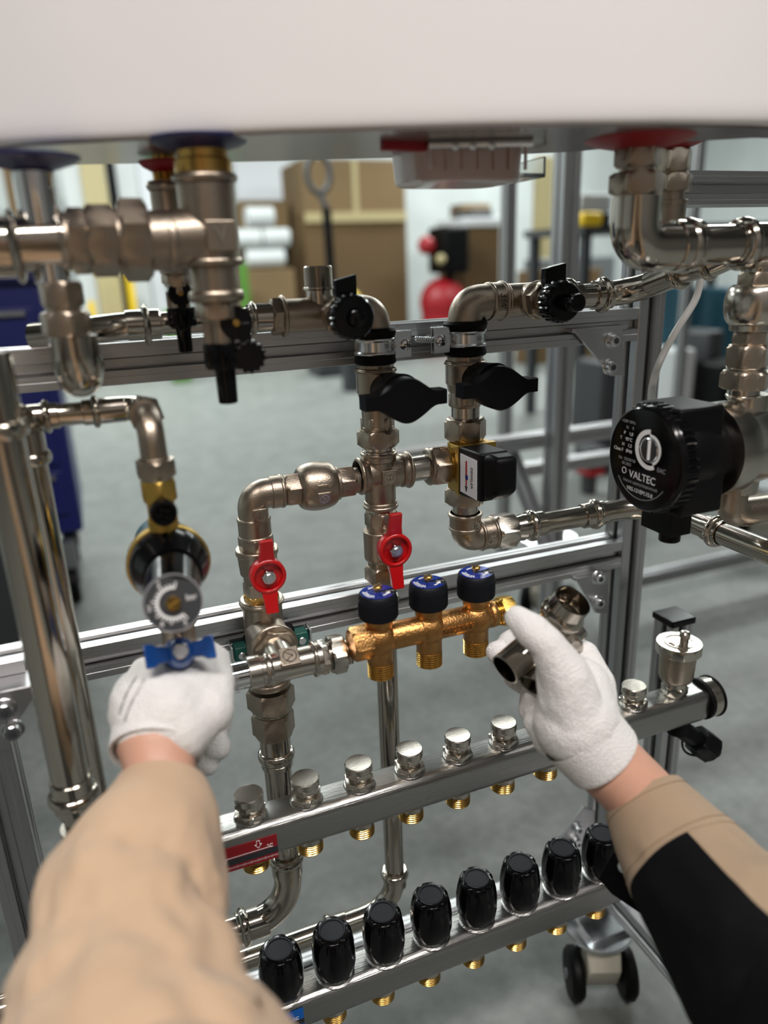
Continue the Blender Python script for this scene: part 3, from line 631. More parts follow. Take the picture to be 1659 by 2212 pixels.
g = G(); g.box(cb+UZ*0.006-UY*0.0015, 0.010, 0.0015, 0.0016); g.prism([(0, 0.0028), (0.004, 0), (0, -0.0028)], cb+UZ*0.006+UX*0.004-UY*0.0025, UX, UZ, UY*0.002); mk('arrow', g, 'nickel_bright', cv)
bv = sfit('ball_valve', 'ball valve with a red butterfly handle under the left elbow', 'ball valve', X1, 1160, 1292, [
    ('body', 'nickel', [('o', 1156, 1184, 76), ('c', 1182, 1194, 92), ('c', 1192, 1236, 86, 80), ('c', 1234, 1262, 68), ('h', 1252, 1284, 74), ('c', 1280, 1294, 60)])])
hc = W(577, 1241, YS-0.036); hl = red_handle(bv, hc, mm(78, hc)/2, mm(86, hc), mm(82, hc))
mk('stem', G().cyl(V((X1, YS, hc.z)), hc, 0.009), 'nickel', bv)
# ---- tee behind the front tee
t1 = sfit('brass_tee', 'vertical nickel tee below the left red-handled valve', 'pipe fitting', X1, 1286, 1488, [
    ('body', 'nickel', [('c', 1290, 1304, 92), ('b', 1292, 1302, 98, 86), ('c', 1300, 1470, 84), ('b', 1462, 1478, 92, 82)]), ('brass_insert', 'brass', [('h', 1280, 1294, 76)])])
zf = W(600, 1440, 0.55).z; ct_ = on_stack(X1, 1392)
YT = 0.55; zt_ = W(600, 1441, YT).z
bc = V((X1, YS, zt_+0.002)); 
g = G(); g.cyl(bc, bc-UY*0.040, 0.0185); g.bead(bc-UY*0.036, bc-UY*0.041, 0.0215, 0.0185); g.hexa(bc-UY*0.041, bc-UY*0.046, 0.0185, roll=0.3); mk('side_branch', g, 'nickel', t1)
ft = root('brass_tee', 'horizontal nickel tee with a square emblem, feeding the brass manifold', 'pipe fitting', V((X1, YT, zt_)))
def hx(px, Y, py=1440): return W(px, py, Y).x
tx0, tx1 = hx(536, YT, 1462), hx(692, YT, 1422); zt2 = zt_
A = V((tx0, YT, zt_)); B = V((tx1, YT, zt_)); rr0 = mm(66, A)/2
g = G(); g.cyl(A, B, rr0); g.cyl(A, A+UX*0.011, rr0*1.12); g.bead(A+UX*0.014, A+UX*0.020, rr0*1.14, rr0); g.bead(B-UX*0.008, B-UX*0.004, rr0*1.24, rr0); g.cyl(B-UX*0.006, B, rr0*1.14); g.cyl(V((X1, YT, zt_)), V((X1, YT+0.03, zt_+0.002)), rr0*1.05)
g.box(V(((tx0+tx1)/2, YT, zt_-rr0)), tx1-tx0-0.004, 0.002, 0.0015)
mk('body', g, 'nickel_bright', ft)
en = (-UY*0.55+UZ*0.83).normalized(); emblem('', V((X1+0.004, YT, zt_))+en*(rr0+0.001), en, UZ+UY*0.6, 0.0165, PI/2, ft, 0.004)
A2 = V((hx(470, YT, 1478), YT, zt_)); g = G().cyl(A2, A+UX*0.002, mm(60, A)/2); nz = root('chrome_nipple', 'polished chrome nipple between the left glove and the horizontal tee', 'pipe fitting', A2)
mk('nipple', g, 'chrome', nz); text('stamp', 'NIOM', 0.007, A+V((-0.012, -mm(60, A)/2-0.0002, 0.0)), UZ*-1, UX, 'grey_print', nz)
un = root('union', 'nickel union joining the front tee to the brass manifold', 'union', B)
ux = [hx(p, YT, q) for p, q in ((690, 1424), (706, 1420), (712, 1418), (728, 1414), (745, 1410), (758, 1406))]
q = lambda x: V((x, YT, zt_)); rh = mm(88, B)/2
mk('tail', G().hexa(q(ux[0]), q(ux[1]), rh*0.86, roll=0.5).thread(q(ux[1]), q(ux[2]), rh*0.72), 'nickel_bright', un)
mk('union_nut', G().hexa(q(ux[2]), q(ux[4]-0.0015), rh*1.03, roll=0.2), 'nickel_bright', un); mk('neck', G().thread(q(ux[4]-0.002), q(ux[5]), rh*0.66), 'nickel_bright', un)
# ---- below
sfit('union', 'two dark nickel nuts under the left tee', 'union', X1, 1478, 1592, [('upper_nut', 'nickel', [('h', 1484, 1526, 104)]), ('threaded_ring', 'nickel_bright', [('t', 1524, 1538, 78)]), ('lower_nut', 'nickel', [('h', 1535, 1584, 92), ('c', 1580, 1592, 66)])], roll=0.1)
sk_ = sfit('press_socket', 'steel press socket with a raised ring under the dark nuts', 'pipe fitting', X1, 1584, 1652, [('socket', 'stainless', [('c', 1584, 1645, 66), ('b', 1618, 1638, 80, 66), ('c', 1640, 1652, 68)])])
zl0 = on_stack(X1, 1645).z; zl1 = on_stack(X1, 1850).z
sp = root('steel_pipe', 'steel pipe dropping behind the manifold and bending left', 'pipe', V((X1, YS, zl0)))
xb = W(545, 1995, YS); P = [V((X1, YS, zl0)), V((X1, YS, xb.z)), V((xb.x-0.01, YS, xb.z))]
mk('pipe', G().tube([P[0], V((X1, YS, zl1))], 0.0135, 28), 'stainless', sp)
P = [V((X1, YS, zl1)), P[1], P[2]]
g = G(); g.tube(fillet(P, 0.055, 18), 0.0145, 28); g.bead(P[0]+UZ*0.004, P[0]-UZ*0.006, 0.0185, 0.014); g.cyl(P[0]+UZ*0.006, P[0]-UZ*0.02, 0.0160); g.bead(P[2]+UX*0.006, P[2]-UX*0.004, 0.0195, 0.014); g.cyl(P[2]+UX*0.026, P[2]-UX*0.006, 0.0160); mk('bend', g, 'stainless', sp)
mk('run_left', G().tube([P[2], P[2]-UX*0.4], 0.0135, 28), 'stainless', sp)
# ---- stack two
zt1 = W(803, 672, YS).z
z_u = zt1
P = [V((W(735, 680, YS).x, YS, z_u)), V((X2, YS, z_u)), on_stack(X2, 738)]
e = root('brass_elbow', 'nickel elbow with a square emblem above the left pipe clamp', 'pipe fitting', P[1]); r0 = mm(72, P[1])/2
g = G(); g.tube(fillet(P, r0*0.95, 14), r0, 32); mk('body', g, 'nickel', e); emblem('', V((W(787, 686, YS-r0).x, YS-r0-0.0002, W(787, 686, YS-r0).z)), -UY, UZ, 0.0125, PI/2, e, 0.003)
tt = root('brass_tee', 'nickel tee with an open threaded top, on the upper pipe run', 'pipe fitting', V((W(690, 690, YS).x, YS, z_u)))
def hu(px, row=690): return V((W(px, row, YS).x, YS, z_u))
r1 = mm(72, hu(690))/2
g = G(); g.cyl(hu(608), hu(740), r1*0.98); g.bead(hu(606), hu(616), r1*1.22, r1); g.bead(hu(728), hu(738), r1*1.08, r1); mk('run', g, 'nickel', tt)
bt = hu(693); g = G(); g.cyl(bt, bt+UZ*0.020, r1*0.80); g.cyl(bt+UZ*0.020, bt+UZ*0.0222, r1*0.95)
T0 = bt+UZ*0.022; g.lathe(T0, UZ, [(0.016*i/16+dd, 0.0118+o) for i in range(16) for dd, o in ((0, -0.0008), (0.0004, 0), (0.0007, 0))]+[(0.0165, 0.0108), (0.0165, 0.0095), (0.004, 0.0095), (0.004, 0.0001)], 36, caps=False); mk('threaded_top', g, 'nickel_bright', tt)
mk('front_branch', G().cyl(bt+UX*0.008, bt+UX*0.008-UY*0.024, r1*0.82).bead(bt+UX*0.008-UY*0.022, bt+UX*0.008-UY*0.026, r1*0.92, r1*0.7), 'nickel', tt)
fit('hex_nipple', 'hexagonal nickel nipple at the left end of the upper tee', 'pipe fitting', hu(584), hu(610), [('hex', 'nickel', [('h', 0.05, 0.95, 82), ('c', 0, 1, 60)])])
ps = root('steel_pipe', 'horizontal steel pipe with a press bead passing behind the drain cocks', 'pipe', hu(420))
mk('pipe', G().cyl(hu(325), hu(545), mm(48, hu(420))/2), 'stainless', ps)
g = G(); g.cyl(hu(536), hu(588), mm(60, hu(560))/2); g.bead(hu(540), hu(552), mm(70, hu(560))/2, mm(56, hu(560))/2); mk('socket', g, 'stainless', ps)
pa = [hu(338), hu(262), hu(150)+UY*0.015-UZ*0.004, hu(60)+UY*0.03-UZ*0.006]
g = G(); g.tube(fillet(pa, 0.02), mm(58, hu(300))/2, 28); g.cyl(hu(270), hu(345), mm(64, hu(300))/2); g.bead(hu(306), hu(322), mm(88, hu(300))/2, mm(62, hu(300))/2); mk('bend_socket', g, 'stainless', ps)
# front drain cocks
def front_cock(label, c0, ln, lever, stub, group='drain cocks on the upper pipe run'):
    """c0 on the tee wall; the cock points towards the viewer (-Y)"""
    r = root('drain_cock', label, 'drain valve', c0, group); n = -UY
    g = G(); g.hexa(c0, c0+n*0.009, 0.0165, roll=0.2); g.cyl(c0+n*0.009, c0+n*ln*0.7, 0.0115); mk('body', g, 'nickel', r)
    g = G(); knurl(g, c0+n*ln*0.55, c0+n*ln, 0.0178, 24, 0.0012); g.lathe(c0+n*ln, n, [(0, 0.0165), (0.0015, 0.0155), (0.0025, 0.0075)]+([(0.009, 0.0068), (0.0105, 0.005), (0.011, 0.0001)] if not stub else [(0.003, 0.0072), (0.010, 0.0068), (0.0102, 0.0078), (0.0112, 0.0078), (0.0125, 0.0066), (0.018, 0.0066), (0.0182, 0.0074), (0.0195, 0.0072), (0.020, 0.005), (0.020, 0.0001)]), 40, caps=False)
    mk('knurled_cap', g, 'black_gloss', r)
    lc = c0+n*ln*0.42+UZ*0.010
    g = G(); g.cyl(lc, lc+UZ*0.008, 0.008); g.loft([[lc+UZ*z+UX*x+UY*y for z, x, y in ((0.005, a0, -0.004), (0.005, a0, 0.004), (0.005+hh, a0, 0.0035), (0.005+hh, a0, -0.0035))] for a0, hh in ((-0.008, 0.0125), (0.001, 0.0145), (lever, 0.0165))])
    mk('lever', g, 'black_gloss', r, bevel=0.0009)
    return r
front_cock('black-capped drain cock on the upper tee, left of the left clamp', bt+UX*0.008-UY*0.026, 0.036, 0.0095, False)
# clamp
def clamp(label, X, row, side):
    c = on_stack(X, row); r = root('pipe_clamp', label, 'pipe clamp', c, 'rubber-lined pipe clamps')
    R0 = mm(84, c)/2
    g = G(); g.lathe(c-UZ*0.015, UZ, [(0, R0*0.9), (0, R0*1.02), (0.0015, R0*1.10), (0.006, R0*1.06), (0.008, R0*0.98), (0.022, R0*0.98), (0.024, R0*1.08), (0.0285, R0*1.14), (0.031, R0*1.05), (0.031, R0*0.86)], 48); mk('rubber_lining', g, 'rubber', r)
    g = G(); g.lathe(c-UZ*0.0065, UZ, [(0, R0*1.0), (0, R0*1.07), (0.0015, R0*1.10), (0.003, R0*1.03), (0.011, R0*1.03), (0.0125, R0*1.10), (0.014, R0*1.07), (0.014, R0*1.0)], 48, caps=False)
    ex = c+UX*side*(R0+0.008)+UZ*0.0005-UY*0.004; g.box(ex, 0.016, 0.002, 0.023); g.box(ex+UY*0.006, 0.016, 0.002, 0.023); mk('steel_band', g, 'zinc', r, bevel=0.0005)
    s = ex+UX*side*0.002-UY*0.001; sc0 = mk('screw', G().lathe(s, -UY, [(0, 0.0055), (0.0025, 0.0052), (0.004, 0.0035), (0.0045, 0.0001)], 24), 'zinc', r); mk('slot', G().box(s-UY*0.0044, 0.005, 0.0008, 0.0009).box(s-UY*0.0044, 0.0009, 0.0008, 0.005), 'dark_grey', sc0)
    g = G(); g.cyl(ex+UY*0.005+UX*side*0.0, ex+UY*0.030, 0.003); 
    if side < 0: g.thread(ex-UX*0.004+UY*0.004, ex-UX*0.024+UY*0.006+UZ*0.002, 0.0028)
    mk('stud', g, 'zinc', r)
    g = G(); g.cyl(c+UY*R0, V((c.x, YR, c.z)), 0.0045); mk('mounting_stud', g, 'zinc', r)
    text('stamp', '32-35', 0.005, c+V((0.008, -R0*1.035, 0.001)), UX, UZ, 'grey_print', r)
    return r
clamp('left rubber-lined pipe clamp with its screw tab on the right', X2, 748, 1)
clamp('right rubber-lined pipe clamp with its screw tab and stud on the left', X3, 731, -1)
def tvalve(label, X, o, rows):
    y0, y1, y2, y3, y4 = rows
    r = sfit('ball_valve', label, 'ball valve', X, y0, y4, [('body', 'nickel', [('o', y0, y1, 80), ('c', y1-2, y1+6, 88), ('b', y1, y1+7, 92, 80), ('c', y1+5, y2-18, 86), ('c', y2-20, y2, 82, 74), ('c', y2-2, y3, 68), ('h', y3-28, y4, 74)])])
    return r
def thandle(r, px, py, X, row):
    """black T handle in front of a ball valve: stem cylinder then a winged grip"""
    s = on_stack(X, row)+UX*0.004; c = V((s.x+0.001, YS-0.050, s.z-0.001))
    g = G(); g.lathe(s-UY*0.008, -UY, [(0, 0.0135), (0.002, 0.0150), (0.030, 0.0170), (0.040, 0.0180)], 48)
    mk('stem_sleeve', g, 'black_matte', r)
    # winged grip outline in XZ
    hw = 0.0365; pts = []
    def prof(x):
        ax = abs(x); return 0.0062 if ax > 0.027 else 0.0062+0.0130*(0.5+0.5*math.cos(PI*min(1, ax/0.027)))**0.8
    N = 40; xs = [-hw+2*hw*i/N for i in range(N+1)]
    rings = []
    for x in xs:
        hz = prof(x); dy = 0.011 if abs(x) < 0.016 else 0.011-0.003*(abs(x)-0.016)/0.021
        rings.append([V((c.x+x, c.y+sy*dy, c.z+sz*hz-0.002)) for sy, sz in ((-1, -0.93), (-1, 0), (-1, 0.93), (-0.8, 1), (0.8, 1), (1, 0.93), (1, -0.93), (0.8, -1), (-0.8, -1))])
    g = G(); g.loft(rings); mk('grip', g, 'black_matte', r, angle=50)
    return r
tv = tvalve('nickel ball valve with a black winged handle under the left clamp', X2, 0, (776, 796, 864, 925, 928))
thandle(tv, 866, 856, X2, 838)
sfit('union', 'nickel union nut between the left black-handled valve and the cross', 'union', X2, 924, 988, [('union_nut', 'nickel', [('t', 918, 930, 70), ('h', 927, 962, 92)]), ('neck', 'nickel_bright', [('c', 958, 975, 64), ('c', 970, 980, 74)])])
zcx = on_stack(X2, 1023).z; cr = root('cross_fitting', 'nickel four-way cross fitting with a square emblem in the centre', 'pipe fitting', V((X2, YS, zcx)))
cc_ = V((X2, YS, zcx)); rc = mm(68, cc_)/2; zl_off = V((0, 0, zl-zcx))
g = G(); 
top, bot = on_stack(X2, 974), on_stack(X2, 1096)
g.cyl(top, bot, rc); g.bead(top, top-UZ*0.004, rc*1.18, rc); g.cyl(top, top-UZ*0.009, rc*1.10); g.bead(bot, bot+UZ*0.004, rc*1.14, rc); g.cyl(bot, bot+UZ*0.007, rc*1.07)
la, ra_ = V((W(772, 1028, YS).x, YS, zcx)), V((W(884, 1014, YS).x, YS, zcx))
g.cyl(la, ra_, rc); g.bead(la, la+UX*0.0045, rc*1.20, rc); g.cyl(la, la+UX*0.009, rc*1.08); g.bead(ra_, ra_-UX*0.0045, rc*1.20, rc); g.cyl(ra_, ra_-UX*0.010, rc*1.08); g.sphere(cc_, rc*1.28, rc*1.05, rc*1.28)
mk('body', g, 'nickel', cr, angle=60); emblem('', cc_-UY*(rc*1.10)+UX*0.003, -UY, UZ, 0.014, 0, cr, 0.004)
g = G(); n1 = V((W(882, 1014, YS).x, YS, zcx)); n2 = V((W(922, 1008, YS).x, YS, zcx)); n3 = V((W(962, 1000, YS).x, YS, zcx))
ru = root('union', 'nickel nipple and union nut between the cross and the mixing valve', 'union', n1)
mk('nipple', G().cyl(n1, n2, mm(56, n1)/2), 'nickel_bright', ru); mk('union_nut', G().bead(n2-UX*0.001, n2+UX*0.004, mm(82, n2)/2, mm(60, n2)/2).hexa(n2+UX*0.002, n3, mm(92, n2)/2, roll=0.3), 'nickel', ru)
sfit('hex_nipple', 'small hexagonal nipple under the cross fitting', 'pipe fitting', X2, 1094, 1106, [('hex', 'nickel_bright', [('h', 1094, 1108, 66), ('c', 1090, 1108, 56)])])
bv = sfit('ball_valve', 'ball valve with a red butterfly handle under the cross', 'ball valve', X2, 1104, 1262, [('body', 'nickel', [('o', 1104, 1132, 72), ('c', 1130, 1144, 66), ('c', 1142, 1200, 80), ('b', 1196, 1206, 78, 66), ('c', 1200, 1222, 66), ('h', 1218, 1252, 80), ('c', 1250, 1262, 58)])])
hc = W(850, 1185, YS-0.035); red_handle(bv, hc, mm(75, hc)/2, mm(86, hc), mm(86, hc)); mk('stem', G().cyl(V((X2, YS, hc.z)), V((X2, YS-0.03, hc.z)), 0.009), 'nickel', bv)
# pipe under stack two
zA, zB, zC = on_stack(X2, 1258), on_stack(X2, 1885), on_stack(X2, 1985)
sp = root('steel_pipe', 'long thin steel pipe dropping behind the brass manifold to the bottom rail', 'pipe', zA)
g = G(); g.cyl(zA, zA-UZ*0.022, 0.0125, 0.0115); g.bead(zA-UZ*0.012, zA-UZ*0.020, 0.0150, 0.0115); mk('top_socket', g, 'stainless', sp)
mk('pipe', G().cyl(zA-UZ*0.02, zB, 0.0108), 'stainless', sp)
xe = W(552, 2078, YS-0.02); zlow = xe.z-0.014
P = [zB, V((X2, YS, zlow)), V((X2-0.06, YS, zlow))]
g = G(); g.tube(fillet(P, 0.045, 16), 0.0118, 28); g.bead(P[0]+UZ*0.004, P[0]-UZ*0.005, 0.0158, 0.012); g.cyl(P[0]+UZ*0.006, P[0]-UZ*0.016, 0.0132); g.cyl(P[2], P[2]-UX*0.022, 0.0132); g.bead(P[2]-UX*0.016, P[2]-UX*0.024, 0.0162, 0.012); mk('bend', g, 'stainless', sp)
mk('run_left', G().cyl(P[2]-UX*0.02, P[2]-UX*0.42, 0.0108), 'stainless', sp)
# ---- stack three
z3 = W(1003, 655, YS).z
P = [V((W(1086, 645, YS).x, YS, z3)), V((X3, YS, z3)), on_stack(X3, 706)]
e = root('brass_elbow', 'nickel elbow marked 3/4, above the right pipe clamp', 'pipe fitting', P[1]); r0 = mm(76, P[1])/2
g = G(); g.tube(fillet(P, r0*1.0, 14), r0, 32); g.cyl(P[0], P[0]-UX*0.014, r0*1.06); g.bead(P[0], P[0]-UX*0.004, r0*1.14, r0); g.bead(P[0]-UX*0.013, P[0]-UX*0.017, r0*1.10, r0); mk('body', g, 'nickel', e)
text('cast_size', '3/4"', 0.010, P[0]+V((-0.009, -r0*1.07, 0)), -UZ, UX, 'nickel_bright', e, ext=0.0005)
tt = root('brass_tee', 'nickel tee to the right of the elbow marked 3/4', 'pipe fitting', V((W(1130, 640, YS).x, YS, z3)))
h3 = lambda px: V((W(px, 635, YS).x, YS, z3))
mk('run', G().cyl(h3(1084), h3(1176), mm(70, h3(1130))/2).bead(h3(1086), h3(1094), mm(74, h3(1130))/2, mm(66, h3(1130))/2), 'nickel', tt)
br = h3(1132); mk('front_branch', G().cyl(br, br-UY*0.026, 0.0140).bead(br-UY*0.021, br-UY*0.027, 0.0175, 0.013), 'nickel', tt)
front_cock('knurled black drain cock with a hose stub, right of the elbow marked 3/4', br-UY*0.027, 0.038, 0.013, True)
pp = root('steel_pipe', 'press-fitted steel pipe curving from the right drain cock to the upper right', 'pipe', h3(1250))
g = G(); g.cyl(h3(1172), h3(1250), mm(62, h3(1200))/2); g.bead(h3(1218), h3(1234), mm(80, h3(1220))/2, mm(60, h3(1220))/2); mk('socket', g, 'stainless', pp)
mk('pipe', G().cyl(h3(1240), h3(1290), mm(50, h3(1250))/2), 'stainless', pp)
q4 = [h3(1286), h3(1350), W(1425, 606, 0.585), W(1462, 590, 0.565)]
g = G(); g.tube(fillet(q4, 0.04, 10), mm(54, h3(1300))/2, 28); g.cyl(h3(1280), h3(1318), mm(60, h3(1300))/2); g.bead(h3(1294), h3(1308), mm(76, h3(1300))/2, mm(56, h3(1300))/2)
d_ = (q4[3]-q4[2]).normalized(); g.bead(q4[3]-d_*0.002, q4[3]+d_*0.007, mm(76, q4[3])/2, mm(54, q4[3])/2); mk('bend', g, 'stainless', pp)
q5 = [q4[3], W(1530, 570, 0.535), W(1580, 548, 0.52), W(1680, 505, 0.50)]
g = G(); g.tube(fillet(q5, 0.02), mm(52, q4[3])/2, 28); d_ = (q5[1]-q5[0]).normalized(); g.bead(q5[1]-d_*0.004, q5[1]+d_*0.004, mm(74, q5[1])/2, 0.009); g.cyl(q5[1], q5[2], mm(62, q5[1])/2); mk('run_right', g, 'stainless', pp)
tv = tvalve('nickel ball valve with a black winged handle under the right clamp', X3, 0, (766, 780, 845, 872, 878))
thandle(tv, 1080, 830, X3, 815)
sfit('union', 'nickel nipple and union nut on top of the mixing valve', 'union', X3, 868, 948, [('nipple', 'nickel_bright', [('c', 870, 908, 62)]), ('union_nut', 'nickel', [('b', 900, 908, 84, 60), ('h', 904, 948, 92)])])
mv = root('mixing_valve', 'brass mixing valve with a black cover and a white printed label', 'mixing valve', on_stack(X3, 1000)); m0 = on_stack(X3, 1000); ztop, zbot = on_stack(X3, 946).z, on_stack(X3, 1052).z
m0 = V((X3, YS, (ztop+zbot)/2)); hh = (ztop-zbot)
g = G(); g.cyl(V((X3, YS, ztop)), V((X3, YS, zbot)), 0.0155); g.lathe(m0-UX*0.030, UX, [(0, 0.0145), (0.010, 0.013), (0.022, 0.017)], 32); g.box(m0-UY*0.010, 0.037, 0.022, hh*0.92); g.box(m0-UY*0.021, 0.040, 0.006, hh*0.96); mk('body', g, 'gold_brass', mv, bevel=0.002)
yb0, yb1, yb2 = YS-0.024, YS-0.066, YS-0.088
def rect(y, hx_, hz_, cx_=X3-0.0055): return [V((cx_+a*hx_, y, m0.z+b*hz_+max(0, yb0-0.030-y)*0.28)) for a, b in ((-1, -1), (1, -1), (1, 1), (-1, 1))]
g = G(); g.loft([rect(yb0, 0.0140, hh*0.48), rect(yb1, 0.0140, hh*0.45)]); mk('black_cover', g, 'black_matte', mv, bevel=0.0022)
g = G(); g.loft([rect(yb1+0.001, 0.0130, hh*0.43), rect(yb1-0.008, 0.0125, hh*0.42), rect(yb2, 0.0105, hh*0.32)]); mk('setting_knob', g, 'black_matte', mv, bevel=0.0045)
lb = V((X3-0.0198, (yb0+yb1)/2+0.001, m0.z)); lbp = mk('label', G().box(lb, 0.0006, 0.0310, hh*0.74), 'sticker_white', mv)
uu = -UY
g = G(); g.box(lb-UX*0.0004+UY*0.0035+UZ*hh*0.14, 0.0004, 0.0026, hh*0.28); mk('red_arrow', g, 'red_plastic', lbp)
g = G(); g.box(lb-UX*0.0004+UY*0.0028-UZ*hh*0.03, 0.0004, 0.0045, 0.0040); mk('blue_mark', g, 'disc_blue', lbp)
g = G(); g.box(lb-UX*0.0004+UY*0.0035-UZ*hh*0.12, 0.0004, 0.0022, hh*0.16); mk('red_bar', g, 'red_plastic', lbp)
g = G(); g.prism([(-0.0025, 0), (0.0025, 0), (0, -0.0055)], lb-UX*0.0003+UY*0.0035-UZ*hh*0.21, uu, UZ, -UX*0.0004); mk('arrow_tip', g, 'dark_print', lbp)
text('lettering', 'ZEISSLER', 0.0052, lb-UX*0.0004-UY*0.0065, -UZ, uu, 'dark_print', lbp)
sfit('union', 'nickel union nut and nipple below the mixing valve', 'union', X3, 1048, 1112, [('union_nut', 'nickel', [('c', 1046, 1056, 74), ('h', 1052, 1086, 90)]), ('nipple', 'nickel_bright', [('c', 1082, 1112, 56)])])
z4 = W(1010, 1160, YS).z
P = [on_stack(X3, 1106), V((X3, YS, z4)), V((W(1066, 1152, YS).x, YS, z4))]
e = root('brass_elbow', 'nickel elbow marked 3/4, below the mixing valve', 'pipe fitting', P[1]); r0 = mm(64, P[1])/2
g = G(); g.tube(fillet(P, r0*0.8, 12), r0, 32)
for a_, d in ((P[0], -UZ), (P[2], -UX)): g.cyl(a_, a_+d*0.016, r0*1.07); g.bead(a_, a_+d*0.004, r0*1.16, r0); g.bead(a_+d*0.014, a_+d*0.018, r0*1.12, r0)
mk('body', g, 'nickel', e)
text('cast_size', '3/4"', 0.0085, P[0]+V((0.004, -r0*1.08, -0.011)), UX, UZ, 'nickel_bright', e, ext=0.0005); text('cast_size', '3/4', 0.0085, P[2]+V((-0.010, -r0*1.08, 0)), -UZ, UX, 'nickel_bright', e, ext=0.0005)
h4 = lambda px: V((W(px, 1145, YS).x, YS, z4))
ad = root('press_adapter', 'nickel hex adapter with a steel press socket, lower right of the elbow', 'pipe fitting', h4(1066))
mk('hex', G().hexa(h4(1066), h4(1108), mm(82, h4(1085))/2, roll=0.3), 'nickel_bright', ad); g = G(); g.cyl(h4(1104), h4(1128), mm(52, h4(1110))/2, mm(60, h4(1110))/2); g.cyl(h4(1126), h4(1172), mm(56, h4(1140))/2); g.bead(h4(1138), h4(1154), mm(70, h4(1150))/2, mm(54, h4(1150))/2); mk('socket', g, 'stainless', ad)
pl = root('steel_pipe', 'steel pipe leading right from the hex adapter and bending towards the viewer', 'pipe', h4(1165))
mk('pipe', G().cyl(h4(1165), h4(1262), mm(46, h4(1200))/2), 'stainless', pl)
g = G(); yy = 0.475; bx = V((W(1400, 1120, YS).x, YS, z4)); P = [h4(1262), bx, V((bx.x, yy+0.04, z4))]
pr2 = mm(48, h4(1280))/2; g.tube(fillet(P, 0.05, 16), pr2, 28); g.cyl(h4(1256), h4(1300), pr2*1.12); g.bead(h4(1272), h4(1290), pr2*1.4, pr2); e_ = P[2]; g.cyl(e_, e_+UY*0.02, pr2*1.12); g.bead(e_+UY*0.004, e_+UY*0.012, pr2*1.4, pr2); mk('bend', g, 'stainless', pl)
mk('run_forward', G().cyl(e_+UY*0.01, V((bx.x, 0.40, z4)), pr2*0.94), 'stainless', pl)
mk('end_socket', G().cyl(V((bx.x, 0.407, z4)), V((bx.x, 0.34, z4)), pr2*1.14).bead(V((bx.x, 0.402, z4)), V((bx.x, 0.392, z4)), pr2*1.42, pr2), 'stainless', pl)
# ================================================================== brass three-knob manifold
YZ = 0.535
k1, k3 = W(820, 1385, YZ), W(1028, 1332, YZ); zz = (k1.z+k3.z)/2+0.001; pit = (k3.x-k1.x)/2
zm = root('brass_manifold', 'cast brass manifold with three outlets and black knobs', 'manifold', V((k1.x, YZ, zz))); rz = mm(52, k1)/2
g = G(); x_in = W(795, 1395, YZ).x; x_out = W(1066, 1325, YZ).x
qz = lambda x, z=0: V((x, YZ, zz+z))
g.cyl(qz(x_in-0.004), qz(x_out), rz*1.17)
for i in range(3):
    x = k1.x+pit*i; g.sphere(qz(x), rz*1.55, rz*1.42, rz*1.55); g.cyl(qz(x, 0.022), qz(x, -0.022), rz*1.10); g.cyl(qz(x, 0.024), qz(x, 0.012), rz*1.28, rz*1.12)
g.cyl(qz(x_out-0.006), qz(x_out), rz*1.2)
mk('body', g, 'cast_brass', zm, angle=60)
mk('hex_inlet', G().hexa(qz(W(758, 1404, YZ).x), qz(x_in+0.003), mm(76, k1)/2, roll=0.5), 'cast_brass', zm)
mk('end_thread', G().thread(qz(x_out-0.001), qz(x_out+0.007), rz*1.15), 'brass', zm); mk('hex_plug', G().hexa(qz(x_out+0.006), qz(W(1104, 1318, YZ).x), rz*1.42, roll=0.2), 'gold_brass', zm)
text('cast_lettering', 'ZEISSLER', 0.0085, qz(k1.x+pit*1.5, -0.001)-UY*(rz*1.17-0.0002), UX, UZ, 'cast_brass', zm, ext=0.0009)
